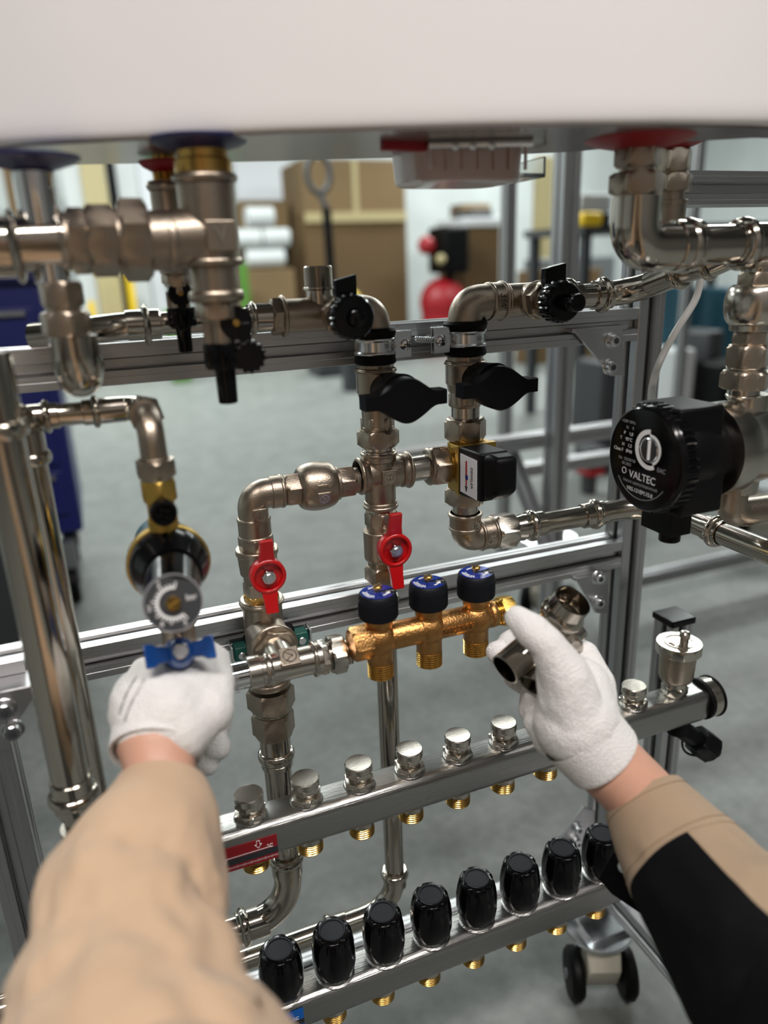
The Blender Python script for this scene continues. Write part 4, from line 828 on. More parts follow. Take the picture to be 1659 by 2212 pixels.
for i in range(3):
    x = k1.x+pit*i; mk('outlet_thread', G().thread(qz(x, -0.021), qz(x, -0.036), rz*1.12), 'brass', zm)
    kb = qz(x, 0.021); g = G(); R1 = mm(84, k1)/2
    g.lathe(kb, UZ, [(0, R1*0.80), (0.0005, R1*0.97), (0.002, R1), (0.018, R1), (0.0215, R1*0.95), (0.0225, R1*0.90)], 72); kn = mk('adjusting_knob', g, 'knob_black', zm)
    fn = G()
    for j in range(72): an = 2*PI*j/72; fn.box(kb+UZ*0.009+V((math.cos(an), math.sin(an), 0))*R1, 0.0006, 0.0006, 0.014, (math.cos(an), math.sin(an), 0), (-math.sin(an), math.cos(an), 0), UZ)
    mk('grip_ribs', fn, 'knob_black', kn)
    kt = kb+UZ*0.0226; g = G(); n = 60; a0, a1 = 0.15*PI, 1.85*PI
    vs = [kt]+[kt+V((math.cos(a0+(a1-a0)*j/n-0.30), math.sin(a0+(a1-a0)*j/n-0.30), 0))*R1*0.86 for j in range(n+1)]; vs2 = [v+UZ*0.0004 for v in vs]
    g.add(vs+vs2, [list(range(n+2))[::-1], [n+2+j for j in range(n+2)]]+[[j, (j+1) % (n+2), n+2+(j+1) % (n+2), n+2+j] for j in range(n+2)]); mk('blue_disc', g, 'disc_blue', kn)
    g = G(); g.cyl(kt, kt+UZ*0.003, 0.0022); g.cyl(kt+UZ*0.003, kt+UZ*0.006, 0.0040); bs = mk('brass_screw', g, 'brass', kn); mk('slot', G().box(kt+UZ*0.0061, 0.007, 0.0009, 0.0004, (0.8, 0.6, 0), (-0.6, 0.8, 0)), 'dark_print', bs)
    # curved lettering
    for j, ch_ in enumerate('ZEISSLER'):
        an = PI*(1.02)+j*0.155-0.30; d = V((math.cos(an), math.sin(an), 0)); tg = V((-math.sin(an), math.cos(an), 0)); text('lettering', ch_, 0.0056, kt+UZ*0.0006+d*R1*0.66, tg, -d, 'white_print', kn)
    g = G(); ringseg(g, kt+UZ*0.0005, UX, UY, R1*0.52, R1*0.60, PI*0.40, PI*0.68, 0.0002, UZ, 12); ringseg(g, kt+UZ*0.0005, UX, UY, R1*0.52, R1*0.60, -PI*0.45, -PI*0.25, 0.0002, UZ, 12)
    for an, s_ in ((PI*0.40, -1), (-PI*0.25, 1)):
        d = V((math.cos(an), math.sin(an), 0)); tg = V((-math.sin(an), math.cos(an), 0))*s_; c0 = kt+UZ*0.0005+d*R1*0.56; g.add([c0-d*0.0022, c0+d*0.0022, c0+tg*0.004, c0-d*0.0022+UZ*0.0002, c0+d*0.0022+UZ*0.0002, c0+tg*0.004+UZ*0.0002], [[0, 2, 1], [3, 4, 5], [0, 1, 4, 3], [1, 2, 5, 4], [2, 0, 3, 5]])
    mk('white_arrows', g, 'white_print', kn); text('lettering', 'Danfa', 0.0030, kt+UZ*0.0006+V((math.cos(-0.30), math.sin(-0.30), 0))*R1*0.62, V((math.cos(-0.30), math.sin(-0.30), 0)), V((0.3, 0.95, 0)), 'grey_print', kn)
# ================================================================== green pipe brackets at the middle rail
for nm, px, py, sd in (('left', 520, 1408, -1), ('right', 648, 1376, 1)):
    c = W(px, py, YR-0.012); r = root('pipe_bracket', 'green plastic and steel pipe bracket just %s of the tee on the middle rail' % nm, 'pipe bracket', c)
    mk('green_block', G().box(c, 0.014, 0.014, 0.016), 'green_plastic', r, bevel=0.002); mk('steel_strap', G().box(c-UY*0.008+UX*sd*0.001-UZ*0.010, 0.018, 0.003, 0.004).box(c+UX*sd*0.009, 0.002, 0.016, 0.020), 'zinc', r, bevel=0.0005)
    mk('screw', G().cyl(c-UY*0.006, c-UY*0.010, 0.004), 'zinc', r); mk('rubber_pad', G().box(c-UX*sd*0.010+UY*0.004, 0.010, 0.012, 0.026), 'rubber', r, bevel=0.002)
# ================================================================== steel manifolds
YM = 0.500; YMU = 0.520
def manifold(name, label, px_row, Yf, x0, x1, hgt, dpt):
    t = W(px_row[0], px_row[1], Yf); zt = t.z; rr_ = 0.009; pts = []
    for cx_, cz_, a0 in ((dpt-rr_, zt-rr_, 0), (rr_, zt-rr_, PI/2), (rr_, zt-hgt+rr_, PI), (dpt-rr_, zt-hgt+rr_, 1.5*PI)):
        for j in range(7): an = a0+PI/2*j/6; pts.append((Yf+cx_+rr_*math.cos(an), cz_+rr_*math.sin(an)))
    cy, cz = Yf+dpt/2, zt-hgt/2
    rings = []
    for xx, s_ in ((x0, 1), (x1-0.010, 1), (x1-0.004, 0.96), (x1-0.0008, 0.88), (x1, 0.80)): rings.append([V((xx, cy+(a-cy)*s_, cz+(b-cz)*s_)) for a, b in pts])
    r = root(name, label, 'manifold', (x0, cy, cz)); mk('body', G().loft(rings), 'brushed', r, angle=50); return r, zt, cy, cz
PIT = 0.05
xe1 = W(1515, 1520, YMU+0.015).x
um, zt, cyu, czu = manifold('steel_manifold', 'upper brushed steel manifold with hexagonal metal plugs on top', (1060, 1640), YMU, -0.06, xe1, 0.036, 0.036)
c1 = W(543, 1768, cyu); xk = W(548, 1772, cyu).x
xs1 = [WZ(px, py, zt).x for px, py in ((543, 1773), (665, 1736), (780, 1700), (890, 1670), (995, 1638), (1097, 1610))]
x00 = sum(x-PIT*i for i, x in enumerate(xs1))/6
def plug_cap():
    c = V((x00, cyu, zt)); r = root('blanking_plug', 'round-topped nickel plug, leftmost on the upper manifold', 'plug', c, 'nickel plugs on the upper manifold')
    mk('collar', G().lathe(c, UZ, [(0, 0.0150), (0.0015, 0.0140), (0.002, 0.0120)], 36), 'brushed', r)
    mk('base_hex', G().hexa(c+UZ*0.0015, c+UZ*0.0075, 0.0150, roll=0.3), 'nickel_bright', r); mk('neck', G().thread(c+UZ*0.0075, c+UZ*0.012, 0.0105), 'nickel_bright', r)
    mk('cap_hex', G().hexa(c+UZ*0.011, c+UZ*0.017, 0.0130, roll=0.1), 'nickel_bright', r); mk('cap_top', G().lathe(c+UZ*0.016, UZ, [(0, 0.0118), (0.001, 0.0126), (0.0065, 0.0126), (0.0075, 0.0118)], 44), 'nickel_bright', r)
    return r
pc0 = plug_cap(); nms = ['second', 'third', 'fourth', 'fifth', 'sixth']
for i in (1, 2, 3, 4, 5): dup(pc0, (PIT*i, 0, 0), 'round-topped nickel plug, %s from the left on the upper manifold' % nms[i-1])
xl = WZ(1375, 1528, zt).x; dup(pc0, (xl-x00, 0, 0), 'round-topped nickel plug between the right glove and the air vent')
def outlet(zb_, x, cy, label, group):
    c = V((x, cy, zb_)); r = root('outlet_nipple', label, 'pipe outlet', c, group)
    mk('collar', G().cyl(c, c-UZ*0.006, 0.0125), 'nickel_bright', r); g = G(); g.thread(c-UZ*0.006, c-UZ*0.0175, 0.0120, 0.0022, 0.001); mk('thread', g, 'brass', r); return r
zb1 = zt-0.036
o0 = outlet(zb1, x00, cyu, 'gold threaded outlet under the upper manifold, leftmost', 'threaded outlets under the upper manifold')
for i in range(1, 7): dup(o0, (PIT*i, 0, 0), 'gold threaded outlet under the upper manifold, %s from the left' % (nms+['seventh'])[i-1])
# red sticker
sx0, sx1 = W(480, 1800, YMU).x, W(597, 1800, YMU).x; r = root('red_sticker', 'red flow sticker with an arrow and a scale on the upper manifold', 'sticker', V(((sx0+sx1)/2, YMU, czu)))
yf = YMU-0.0004; sxc = (sx0+sx1)/2
def sticker(r, x0, x1, zc_, m, hgt, upw, word, yf):
    w_ = x1-x0; xc_ = (x0+x1)/2
    mk('sheet', G().box((xc_, yf, zc_), w_, 0.0005, hgt), m, r, bevel=0.0)
    mk('black_band', G().box((xc_, yf-0.0004, zc_-hgt*0.12), w_, 0.0003, hgt*0.24), 'dark_print', r)
    g = G(); s = 1 if upw else -1; ax, az = x1-w_*0.30, zc_+hgt*0.30
    for (xa, za, xb_, zb_) in ((-1, 0, 0, 1.3), (1, 0, 0, 1.3), (-1, 0, -0.45, 0), (1, 0, 0.45, 0), (-0.45, 0, -0.45, -1.2), (0.45, 0, 0.45, -1.2), (-0.45, -1.2, 0.45, -1.2)):
        a_ = V((ax+xa*0.003, yf-0.0004, az+s*za*0.003)); b_ = V((ax+xb_*0.003, yf-0.0004, az+s*zb_*0.003)); g.tube([a_, b_], 0.00022, 4)
    g.box((xc_+0.002, yf-0.0004, zc_+hgt*0.06), w_*0.75, 0.0002, 0.0004)
    n_ = int(w_/0.0012)
    for j in range(n_): g.box((x0+w_*(j+0.5)/n_, yf-0.0004, zc_-hgt*0.36), 0.0003, 0.0002, 0.0025 if j % 5 == 0 else 0.0014)
    mk('white_marks', g, 'white_print', r); text('lettering', '\u00b0C', 0.005, (x1-w_*0.12, yf-0.0005, zc_+hgt*0.10), UX, UZ, 'white_print', r); text('lettering', word, 0.0055, (x0+w_*0.16, yf-0.0005, zc_-hgt*0.02), UX, UZ, 'white_print', r)
sticker(r, sx0-0.01, sx1, W(560, 1838, yf).z, 'sticker_red', 0.0245, False, 'ay', yf)
# air vent
av = WZ(1462, 1500, zt); r = root('air_vent', 'nickel automatic air vent standing on the right end of the upper manifold', 'air vent', (av.x, cyu, zt)); c = V((av.x, cyu, zt))
mk('base_hex', G().hexa(c, c+UZ*0.010, 0.0138, roll=0.3).cyl(c+UZ*0.010, c+UZ*0.016, 0.0125), 'nickel_bright', r)
mk('chamber', G().lathe(c+UZ*0.015, UZ, [(0, 0.012), (0.003, 0.0165), (0.007, 0.0182), (0.038, 0.0190)], 56), 'nickel', r)
g = G(); g.hexa(c+UZ*0.050, c+UZ*0.061, 0.0238, n=12); mk('lid', g, 'nickel_bright', r)
g = G(); ringseg(g, c+UZ*0.0612, UX, UY, 0.0140, 0.0152, 0, 2*PI, 0.0006, UZ, 48); mk('lid_ring', g, 'nickel_bright', r)
for j, ch_ in enumerate('ITALY'): an = PI*0.95+j*0.26; d = V((math.cos(an), math.sin(an), 0)); text('lettering', ch_, 0.0052, c+UZ*0.0614+d*0.0108, V((-math.sin(an), math.cos(an), 0)), -d, 'nickel', r, ext=0.0004)
g = G(); cv_ = c+UZ*0.061+V((0.005, -0.002, 0)); g.lathe(cv_, UZ, [(0, 0.0045), (0.006, 0.0042), (0.006, 0.0055), (0.010, 0.0055), (0.012, 0.004), (0.013, 0.0001)], 28); mk('vent_valve', g, 'nickel_bright', r)
cz_ = V((xe1, cyu, czu)); r = root('end_clamp', 'round steel clamp with black gaskets on the right end of the upper manifold', 'pipe clamp', cz_)
mk('gasket', G().cyl(cz_-UX*0.002, cz_+UX*0.003, 0.0225).cyl(cz_+UX*0.014, cz_+UX*0.017, 0.0230), 'rubber', r); mk('band', G().cyl(cz_+UX*0.003, cz_+UX*0.014, 0.0218), 'nickel_bright', r); mk('end_face', G().cyl(cz_+UX*0.017, cz_+UX*0.019, 0.017), 'dark_grey', r)
# black drain valve hanging below the manifold end
c = V((W(1462, 1590, cyu).x, cyu, zb1)); r = root('drain_cock', 'black plastic drain cock hanging under the right end of the upper manifold', 'drain valve', c)
d = (V((0.9, -0.3, -0.75))).normalized(); mk('socket', G().cyl(c, c-UZ*0.016, 0.0125), 'black_matte', r); mk('body', G().cyl(c-UZ*0.010, c-UZ*0.010+d*0.040, 0.0105).hexa(c-UZ*0.010+d*0.028, c-UZ*0.010+d*0.052, 0.0175, roll=0.4), 'black_matte', r)
mk('nozzle', G().cyl(c-UZ*0.010+d*0.05, c-UZ*0.010+d*0.062, 0.006), 'black_matte', r); e_ = c-UZ*0.012
mk('strap', G().tube(fillet([e_+d*0.01, e_-UZ*0.040+UX*0.004, e_+d*0.055-UZ*0.004], 0.03, 10), 0.0013, 8), 'rubber', r)
# lower manifold
lm, zt_l, cyl_, czl = manifold('steel_manifold', 'lower brushed steel manifold with tall black knobs', (1060, 2008), YM-0.004, -0.06, W(1440, 1880, YM).x, 0.036, 0.036)
xs2 = [WZ(px, py, zt_l).x for px, py in ((602, 2130), (714, 2092), (823, 2052), (925, 2012), (1026, 1974), (1122, 1938), (1213, 1903))]
xl0 = sum(x-PIT*i for i, x in enumerate(xs2))/7
for kk_ in range(8):
  c = V((xl0+PIT*kk_, cyl_, zt_l)); mk('knob_collar', G().lathe(c, UZ, [(0, 0.0185), (0.001, 0.0165), (0.004, 0.0160), (0.010, 0.0155)], 40), 'brushed', lm)
  g = G(); N = 72; rings = []
  for zz_, rr_, dp in ((0.004, 0.0170, 0), (0.006, 0.0188, 0), (0.016, 0.0203, 0.0), (0.030, 0.0204, 0.0006), (0.040, 0.0192, 0.0013), (0.047, 0.0176, 0.0018), (0.0495, 0.0163, 0.0018), (0.0500, 0.0150, 0.0014)):
      rings.append([c+UZ*zz_+V((math.cos(2*PI*i/N), math.sin(2*PI*i/N), 0))*(rr_-dp*(1 if math.sin(6*2*PI*i/N) < -0.5 else 0)) for i in range(N)])
  g.loft(rings); r = mk('valve_knob', g, 'black_gloss', lm, angle=45, origin=c)
  mk('cap_disc', G().lathe(c+UZ*0.0500, UZ, [(0, 0.0128), (0.0012, 0.0122), (0.0013, 0.0108), (0.0006, 0.0104), (0.0006, 0.0001)], 40, caps=False), 'knob_black', r)
  g = G(); ringseg(g, c+UZ*0.0505, UX, UY, 0.0122, 0.0130, 0.3, 1.3, 0.0006, UZ, 14); ringseg(g, c+UZ*0.0505, UX, UY, 0.0122, 0.0130, 3.4, 4.4, 0.0006, UZ, 14); mk('cap_arrows', g, 'black_gloss', r)
zb2 = zt_l-0.036
o0 = outlet(zb2, WZ(728, 2185, zb2).x, cyl_, 'gold threaded outlet under the lower manifold, leftmost', 'threaded outlets under the lower manifold')
for i in range(1, 7): dup(o0, (PIT*i, 0, 0), 'gold threaded outlet under the lower manifold, %s from the left' % (nms+['seventh'])[i-1])
yf = YM-0.0044; x1_ = W(656, 2190, yf).x; r = root('blue_sticker', 'blue return sticker with an arrow on the lower manifold', 'sticker', V((x1_-0.02, yf, czl)))
sticker(r, x1_-0.06, x1_, W(620, 2212, yf).z, 'sticker_blue', 0.0245, True, 'ay', yf)
# ================================================================== left pipes and pressure reducer
def lpipe(label, pxa, pya, pxb, pyb, Y, wpx, m='stainless', sock=None):
    x = (W(pxa, pya, Y).x+W(pxb, pyb, Y).x)/2; A = V((x, Y, W(pxa, pya, Y).z)); B = V((x, Y, W(pxb, pyb, Y).z)); rr_ = mm(wpx, (A+B)/2)/2
    r = root('steel_pipe', label, 'pipe', B); mk('pipe', G().cyl(A, B, rr_), m, r); return r, A, B, rr_
YA = 0.50
r, A, B, rr_ = lpipe('thick polished steel pipe at the left, in front of a thinner one', 8, 940, 150, 1695, YA, 84)
g = G(); g.cyl(B+UZ*0.006, B-UZ*0.020, rr_*1.12); g.bead(B-UZ*0.004, B-UZ*0.014, rr_*1.38, rr_); g.lathe(B-UZ*0.020, -UZ, [(0, rr_*1.05), (0.010, rr_*0.8), (0.018, rr_*0.75)], 32); mk('lower_socket', g, 'stainless', r)
g = G(); g.bead(A-UZ*0.002, A+UZ*0.010, rr_*1.3, rr_); g.cyl(A, A+UZ*0.05, rr_*1.1); mk('upper_socket', g, 'stainless', r)
b2 = B-UZ*0.036; g = G(); g.hexa(b2, b2-UZ*0.03, rr_*1.25, roll=0.4); g.cyl(b2-UZ*0.03, b2-UZ*0.12, rr_*1.1)
solo('union_nut', 'nickel nut below the thick left pipe, beside the khaki sleeve', 'union', g, 'nickel_bright', b2)
r, A2_, B2_, r2_ = lpipe('thinner steel pipe behind the thick one at the left', 52, 1000, 250, 1900, YA+0.055, 60)
g = G(); g.bead(A2_-UZ*0.002, A2_+UZ*0.008, r2_*1.35, r2_); g.cyl(A2_, A2_+UZ*0.022, r2_*1.12); g.tube(fillet([A2_+UZ*0.02, A2_+UZ*0.034, A2_+UZ*0.040-UX*0.06], 0.02), r2_, 24); mk('upper_socket', g, 'stainless', r)
hzp = root('steel_pipe', 'horizontal press-fitted steel pipe at the left leading to the pressure reducer', 'pipe', W(150, 895, 0.575)); zx = W(200, 890, 0.575).z
hq = lambda px: V((W(px, 890, 0.575).x, 0.575, zx)); rp = mm(48, hq(150))/2
mk('pipe', G().cyl(hq(110), hq(190), rp), 'stainless', hzp)
g = G(); g.cyl(hq(-60), hq(62), rp*1.0); g.cyl(hq(58), hq(126), rp*1.16); g.bead(hq(90), hq(108), rp*1.52, rp); mk('left_socket', g, 'stainless', hzp)
g = G(); g.cyl(hq(178), hq(272), rp*1.16); g.bead(hq(198), hq(216), rp*1.50, rp); g.tube(fillet([hq(262), hq(308), hq(308)-UY*0.022], 0.016, 10), rp*1.12, 28); mk('right_socket', g, 'stainless', hzp)
hn = hq(308)-UY*0.020; YRd = 0.515
g = G(); g.hexa(hn, hn-UY*0.014, rp*1.62, roll=0.25); nn = solo('hex_nipple', 'hexagonal nickel nipple facing the viewer above the pressure reducer', 'pipe fitting', g, 'nickel_bright', hn)
A, B = vert(322, 905, 1000, YRd); A = V((hn.x, YRd, hn.z)); B = V((A.x, YRd, B.z))
elbow('brass_elbow', 'small smooth nickel elbow turning down to the pressure reducer', [hn-UY*0.012, A, B], 58, 'nickel', collars=(0, 1.3), cl=0.004, rad=0.02)
Xr = A.x
def rv(row, Y=YRd):
    lo, hi = -1.0, 3.0
    for _ in range(40):
        m = (lo+hi)/2; c = Mw.transposed() @ (V((Xr, Y, m))-EYE); rw = CY+F*c.y/c.z
        if rw > row: lo = m
        else: hi = m
    return V((Xr, Y, lo))
g = G(); g.hexa(rv(992), rv(1028), mm(90, rv(1010))/2, roll=0.5); r = root('union_nut', 'wide nickel union nut on top of the gold pressure reducer', 'union', rv(1010)); mk('nut', g, 'nickel', r); mk('washer', G().cyl(rv(1026), rv(1036), mm(66, rv(1030))/2), 'nickel_bright', r)
rd = root('pressure_reducer', 'gold pressure reducer with a black bell and a numbered round dial', 'pressure reducer', rv(1200))
g = G(); g.hexa(rv(1034), rv(1080), mm(80, rv(1050))/2, roll=0.5); g.cyl(rv(1075), rv(1180), mm(58, rv(1100))/2); bcn = rv(1216)
g.lathe(bcn+UY*0.028, -UY, [(0, 0.012), (0.010, 0.018), (0.022, 0.0285), (0.030, 0.0292), (0.032, 0.0285), (0.032, 0.02)], 64); g.cyl(rv(1250), rv(1345), 0.012); g.lathe(rv(1120), -UZ, [(0, 0.0105), (0.008, 0.0100), (0.020, 0.0125)], 24); mk('body', g, 'gold_brass', rd, angle=40)
sc1 = rv(1092)-UY*0.013; g = G(); g.lathe(sc1, -UY, [(0, 0.0088), (0.004, 0.0092), (0.007, 0.0088), (0.0075, 0.0068), (0.005, 0.0060), (0.005, 0.0001)], 36, caps=False); pg = mk('gauge_plug', g, 'black_matte', rd); mk('plug_slot', G().box(sc1-UY*0.006, 0.010, 0.002, 0.002, (0.9, 0, 0.4), UY, (-0.4, 0, 0.9)).box(sc1-UY*0.006, 0.002, 0.002, 0.010, (0.9, 0, 0.4), UY, (-0.4, 0, 0.9)), 'black_matte', pg)
g = G(); fb = bcn-UY*0.004; g.lathe(fb, -UY, [(0, 0.0276), (0.004, 0.0272), (0.010, 0.0250), (0.018, 0.0215), (0.022, 0.0200)], 64); mk('black_bell', g, 'black_gloss', rd)
g = G(); g.cyl(bcn+UY*0.050, bcn+UY*0.024, 0.020); mk('back_ring', g, 'teal', rd)
dd = 0.066; dc = W(374, 1302, YRd-dd); dR = mm(128, dc)/2
g = G(); g.lathe(fb-UY*0.018, (dc-(fb-UY*0.018)), [(0, 0.0185), ((dc-(fb-UY*0.018)).length-0.004, dR*0.93)], 56); mk('dial_stem', g, 'black_gloss', rd)
dn = (dc-(fb-UY*0.018)).normalized(); dn = (-UY*0.92-UZ*0.10+UX*0.0+UZ*0.35).normalized()
g = G(); g.lathe(dc-dn*0.004, dn, [(0, dR*0.95), (0.001, dR), (0.004, dR), (0.005, dR*0.97)], 64); dl = mk('dial', g, 'dark_grey', rd)
du = UZ.cross(dn).normalized(); dw = dn.cross(du); df = dc+dn*0.0012
g = G(); ringseg(g, df, du, dw, dR*0.48, dR*0.56, PI*0.42, PI*1.68, 0.0003, dn, 40)
for j in range(21):
    an = PI*0.42+(PI*1.26)*j/20; big = j % 4 == 0; d = du*math.cos(an)+dw*math.sin(an); g.box(df+d*dR*(0.62 if big else 0.585), dR*(0.20 if big else 0.12), dR*0.045, 0.0006, d, dn.cross(d), dn)
mk('dial_scale', g, 'white_print', dl); ringg = G(); ringseg(ringg, df, du, dw, dR*0.95, dR*0.99, 0, 2*PI, 0.0003, dn, 60); mk('dial_rim', ringg, 'grey_print', dl)
for s, an, rq in (('2', PI*0.66, 0.80), ('3', PI*1.02, 0.80), ('4', PI*1.30, 0.80), ('5', PI*1.62, 0.78), ('bar', 0.05*PI, 0.62)): text('dial_number', s, 0.0052, df+dn*0.0003+(du*math.cos(an)+dw*math.sin(an))*dR*rq, du, dw, 'white_print', dl)
g = G(); g.cyl(df-dn*0.001, df+dn*0.003, dR*0.24); ds = mk('centre_screw', g, 'brass', dl); mk('screw_slot', G().box(df+dn*0.0031, dR*0.44, dR*0.07, 0.0004, (du+dw*0.5).normalized(), (dw-du*0.5).normalized(), dn), 'gold_brass', ds)
# blue valve below
g = G(); g.cyl(rv(1340), rv(1440), mm(84, rv(1390))/2*0.86); g.bead(rv(1336), rv(1350), mm(88, rv(1390))/2, 0.012); g.cyl(rv(1436), rv(1470), 0.011); r = root('ball_valve', 'nickel ball valve with a blue butterfly handle, gripped by the left glove', 'ball valve', rv(1400)); mk('body', g, 'nickel', r)
hc = W(390, 1408, YRd-0.045)
hn_ = (-UY*0.85+UZ*0.5).normalized(); hu_ = UX; hv = hn_.cross(hu_)*-1
if hv.z < 0: hv = -hv
g = G(); g.lathe(hc-hn_*0.014, hn_, [(-0.012, 0.0105), (-0.008, 0.0118), (0.008, 0.0105), (0.016, 0.0082), (0.018, 0.0066)], 40)
for sgn, tip in ((-1, W(312, 1420, YRd-0.047)), (1, W(464, 1396, YRd-0.047))):
    b0 = hc+UX*sgn*0.007-hn_*0.004; dx = (tip-b0); mid = b0+dx*0.45; wv = hv
    rings = []
    for p, hw_, th_ in ((b0, 0.0050, 0.005), (mid, 0.0056, 0.0035), (mid.lerp(tip, 0.35), 0.0078, 0.0028), (tip, 0.0082, 0.0024)):
        rings.append([p+wv*a*hw_+hn_*b*th_ for a, b in ((-1, -1), (1, -1), (1, 1), (-1, 1))])
    g.loft(rings)
bwh = mk('butterfly_handle', g, 'blue_paint', r, bevel=0.0012, angle=40); mk('bolt', G().cyl(hc+hn_*0.003, hc+hn_*0.0065, 0.0052).hexa(hc+hn_*0.006, hc+hn_*0.0105, 0.0046), 'zinc', bwh)
mk('stem', G().cyl(rv(1395), hc-hn_*0.01, 0.007), 'nickel', r)
# ================================================================== far side of the hall
def bx(name, label, cat, c, sx, sy, sz, m, bevel=0.006, group=None, rz=0.0):
    R = Matrix.Rotation(rz, 3, 'Z'); return solo(name, label, cat, G().box(c, sx, sy, sz, R@UX, R@UY, UZ), m, V(c)-UZ*sz/2, group, bevel=bevel)
def span(px0, px1, py0, Y, z0=0.0, d=0.6):
    a = W(px0, py0, Y); b = W(px1, py0, Y); return (a.x+b.x)/2, abs(b.x-a.x), max(a.z, b.z)
def boxat(name, label, cat, px0, px1, py0, Y, d, m, zbase=0.0, bevel=0.008, group=None):
    x, w_, zt_ = span(px0, px1, py0, Y); return bx(name, label, cat, (x, Y+d/2, (zt_+zbase)/2), w_, d, zt_-zbase, m, bevel, group), x, w_, zt_
def crate(label, px0, px1, py0, Y, d, m, zbase=0.0, tape=True, group=None):
    x, w_, zt_ = span(px0, px1, py0, Y); r = root('cardboard_box', label, 'box', (x, Y+d/2, zbase), group)
    mk('carton', G().box((x, Y+d/2, (zt_+zbase)/2), w_, d, zt_-zbase), m, r, bevel=0.01)
    if tape: mk('tape', G().box((x, Y-0.002, (zt_+zbase)/2), 0.06, 0.004, (zt_-zbase)*0.98), 'pale_wood', r)
    return x, w_, zt_
gb = 'cardboard boxes by the back wall'
x, w_, zt_ = crate('large brown cardboard box standing on the floor at the back wall, centre', 655, 878, 462, 8.2, 0.9, 'cardboard', tape=False)
zb_ = zt_; x2, w2, z2 = crate('wide brown cardboard box stacked on the large box at the back wall', 650, 874, 345, 8.2, 0.85, 'cardboard_pale', zbase=zb_)
solo('wooden_batten', 'pale wooden batten along the front of the large cardboard box', 'batten', G().box((x, 8.185, zb_-0.04), w_*0.98, 0.03, 0.10), 'pale_wood', (x, 8.18, zb_-0.1), bevel=0.004)
crate('low cardboard box left of the large box, holding white rolls', 505, 636, 585, 8.0, 0.35, 'cardboard_pale', tape=False)
crate('small cardboard box on a shelf above the white rolls', 515, 622, 435, 8.6, 0.5, 'cardboard_pale', zbase=W(560, 500, 8.6).z, tape=False)
solo('shelf_board', 'brown shelf board above the white rolls at the back wall', 'shelf', G().box((W(570, 500, 8.6).x, 8.85, W(570, 500, 8.6).z-0.025), 0.66, 0.5, 0.05).box((W(570, 500, 8.6).x, 9.0, (W(570, 500, 8.6).z-0.05)/2), 0.6, 0.15, W(570, 500, 8.6).z-0.05), 'cardboard', (W(570, 500, 8.6).x, 8.85, 1.3))
for i, (px, py) in enumerate(((600, 510), (570, 560), (612, 560), (550, 590))):
    c = V((W(570, 585, 8.17).x+(0.0, -0.15, 0.15, 0.02)[i], 8.17, W(570, 585, 8.0).z+(0.53, 0.32, 0.32, 0.12)[i])); g = G(); g.cyl(c-UX*(0.14 if i != 3 else 0.2), c+UX*(0.14 if i != 3 else 0.2), 0.099, n=20); solo('paper_roll', 'white roll by the cardboard boxes, '+['topmost of the four', 'left one of the middle pair', 'right one of the middle pair', 'lowest of the four'][i], 'roll', g, 'pale_grey', c-UZ*0.1, 'white rolls beside the boxes')
# wall poster / board
a, b = W(505, 345, 9.56), W(632, 432, 9.56); solo('notice_board', 'white notice board on the back wall left of the boxes', 'board', G().box(((a.x+b.x)/2, 9.57, (a.z+b.z)/2), b.x-a.x, 0.04, a.z-b.z), 'sticker_white', ((a.x+b.x)/2, 9.57, b.z))
# pole with looped handle
p0, p1, p2 = W(722, 690, 6.5), W(705, 450, 6.5), W(688, 395, 6.5)
r = root('pallet_truck', 'dark pole with a looped handle in front of the cardboard boxes', 'hand truck', V((p0.x, 6.5, 0)))
mk('pole', G().tube([V((p0.x+0.05, 6.5, 0.12)), p0, p1], 0.040, 16), 'black_matte', r)
g = G(); c = W(688, 375, 6.5); g.tube([p1]+[c+V((0.10*math.sin(t)*1.0, 0, -0.15*math.cos(t))) for t in [PI*2*i/24 for i in range(25)]], 0.026, 12); mk('loop_handle', g, 'dark_grey', r)
mk('foot', G().box((p0.x+0.05, 6.6, 0.08), 0.5, 0.4, 0.14), 'dark_grey', r, bevel=0.02)
c = W(757, 640, 5.6); r = root('safety_helmet', 'yellow helmet on a stand, just visible behind the upper nickel elbow', 'helmet', V((c.x, 5.6, 0.0)))
mk('stand', G().cyl((c.x, 5.6, 0), (c.x, 5.6, c.z-0.05), 0.10), 'dark_grey', r); mk('shell', G().sphere(c-UZ*0.05, 0.085, 0.10, 0.10), 'yellow', r); mk('brim', G().cyl(c-UZ*0.06, c-UZ*0.05, 0.10), 'yellow', r)
# vertical boards and panels at the left
L_ = [(0, 60, 345, 8.8, 'cardboard', 'brown board leaning at the far left of the back wall'), (128, 168, 345, 8.9, 'pale_grey', 'white panel left of the tan board at the back wall'), (168, 222, 340, 8.8, 'pale_wood', 'tan board upright at the back wall, left'),
      (224, 246, 340, 8.95, 'black_matte', 'narrow black panel beside the tan board'), (246, 290, 340, 8.9, 'pale_grey', 'grey-white panel right of the narrow black panel'), (292, 326, 338, 9.0, 'sticker_white', 'bright white panel behind the small red rosette')]
for px0, px1, py, Y, m, lab in L_: boxat('board', lab, 'board', px0, px1, py, Y, 0.06, m, bevel=0.004)
for px, m, lab in ((278, 'yellow', 'thin yellow pole leaning at the back wall'), (196, 'yellow', 'short yellow strip low at the back wall')):
    a = W(px, 590 if px == 278 else 650, 8.6); solo('yellow_pole', lab, 'pole', G().box((a.x, 8.6, a.z/2), 0.07, 0.07, a.z), m, (a.x, 8.6, 0))
bx('crate', 'bright green crate at the back, behind the press-fitted pipe', 'crate', V((W(372, 660, 7.0).x, 7.0, 0.31)), 0.16, 0.3, 0.62, 'lime')
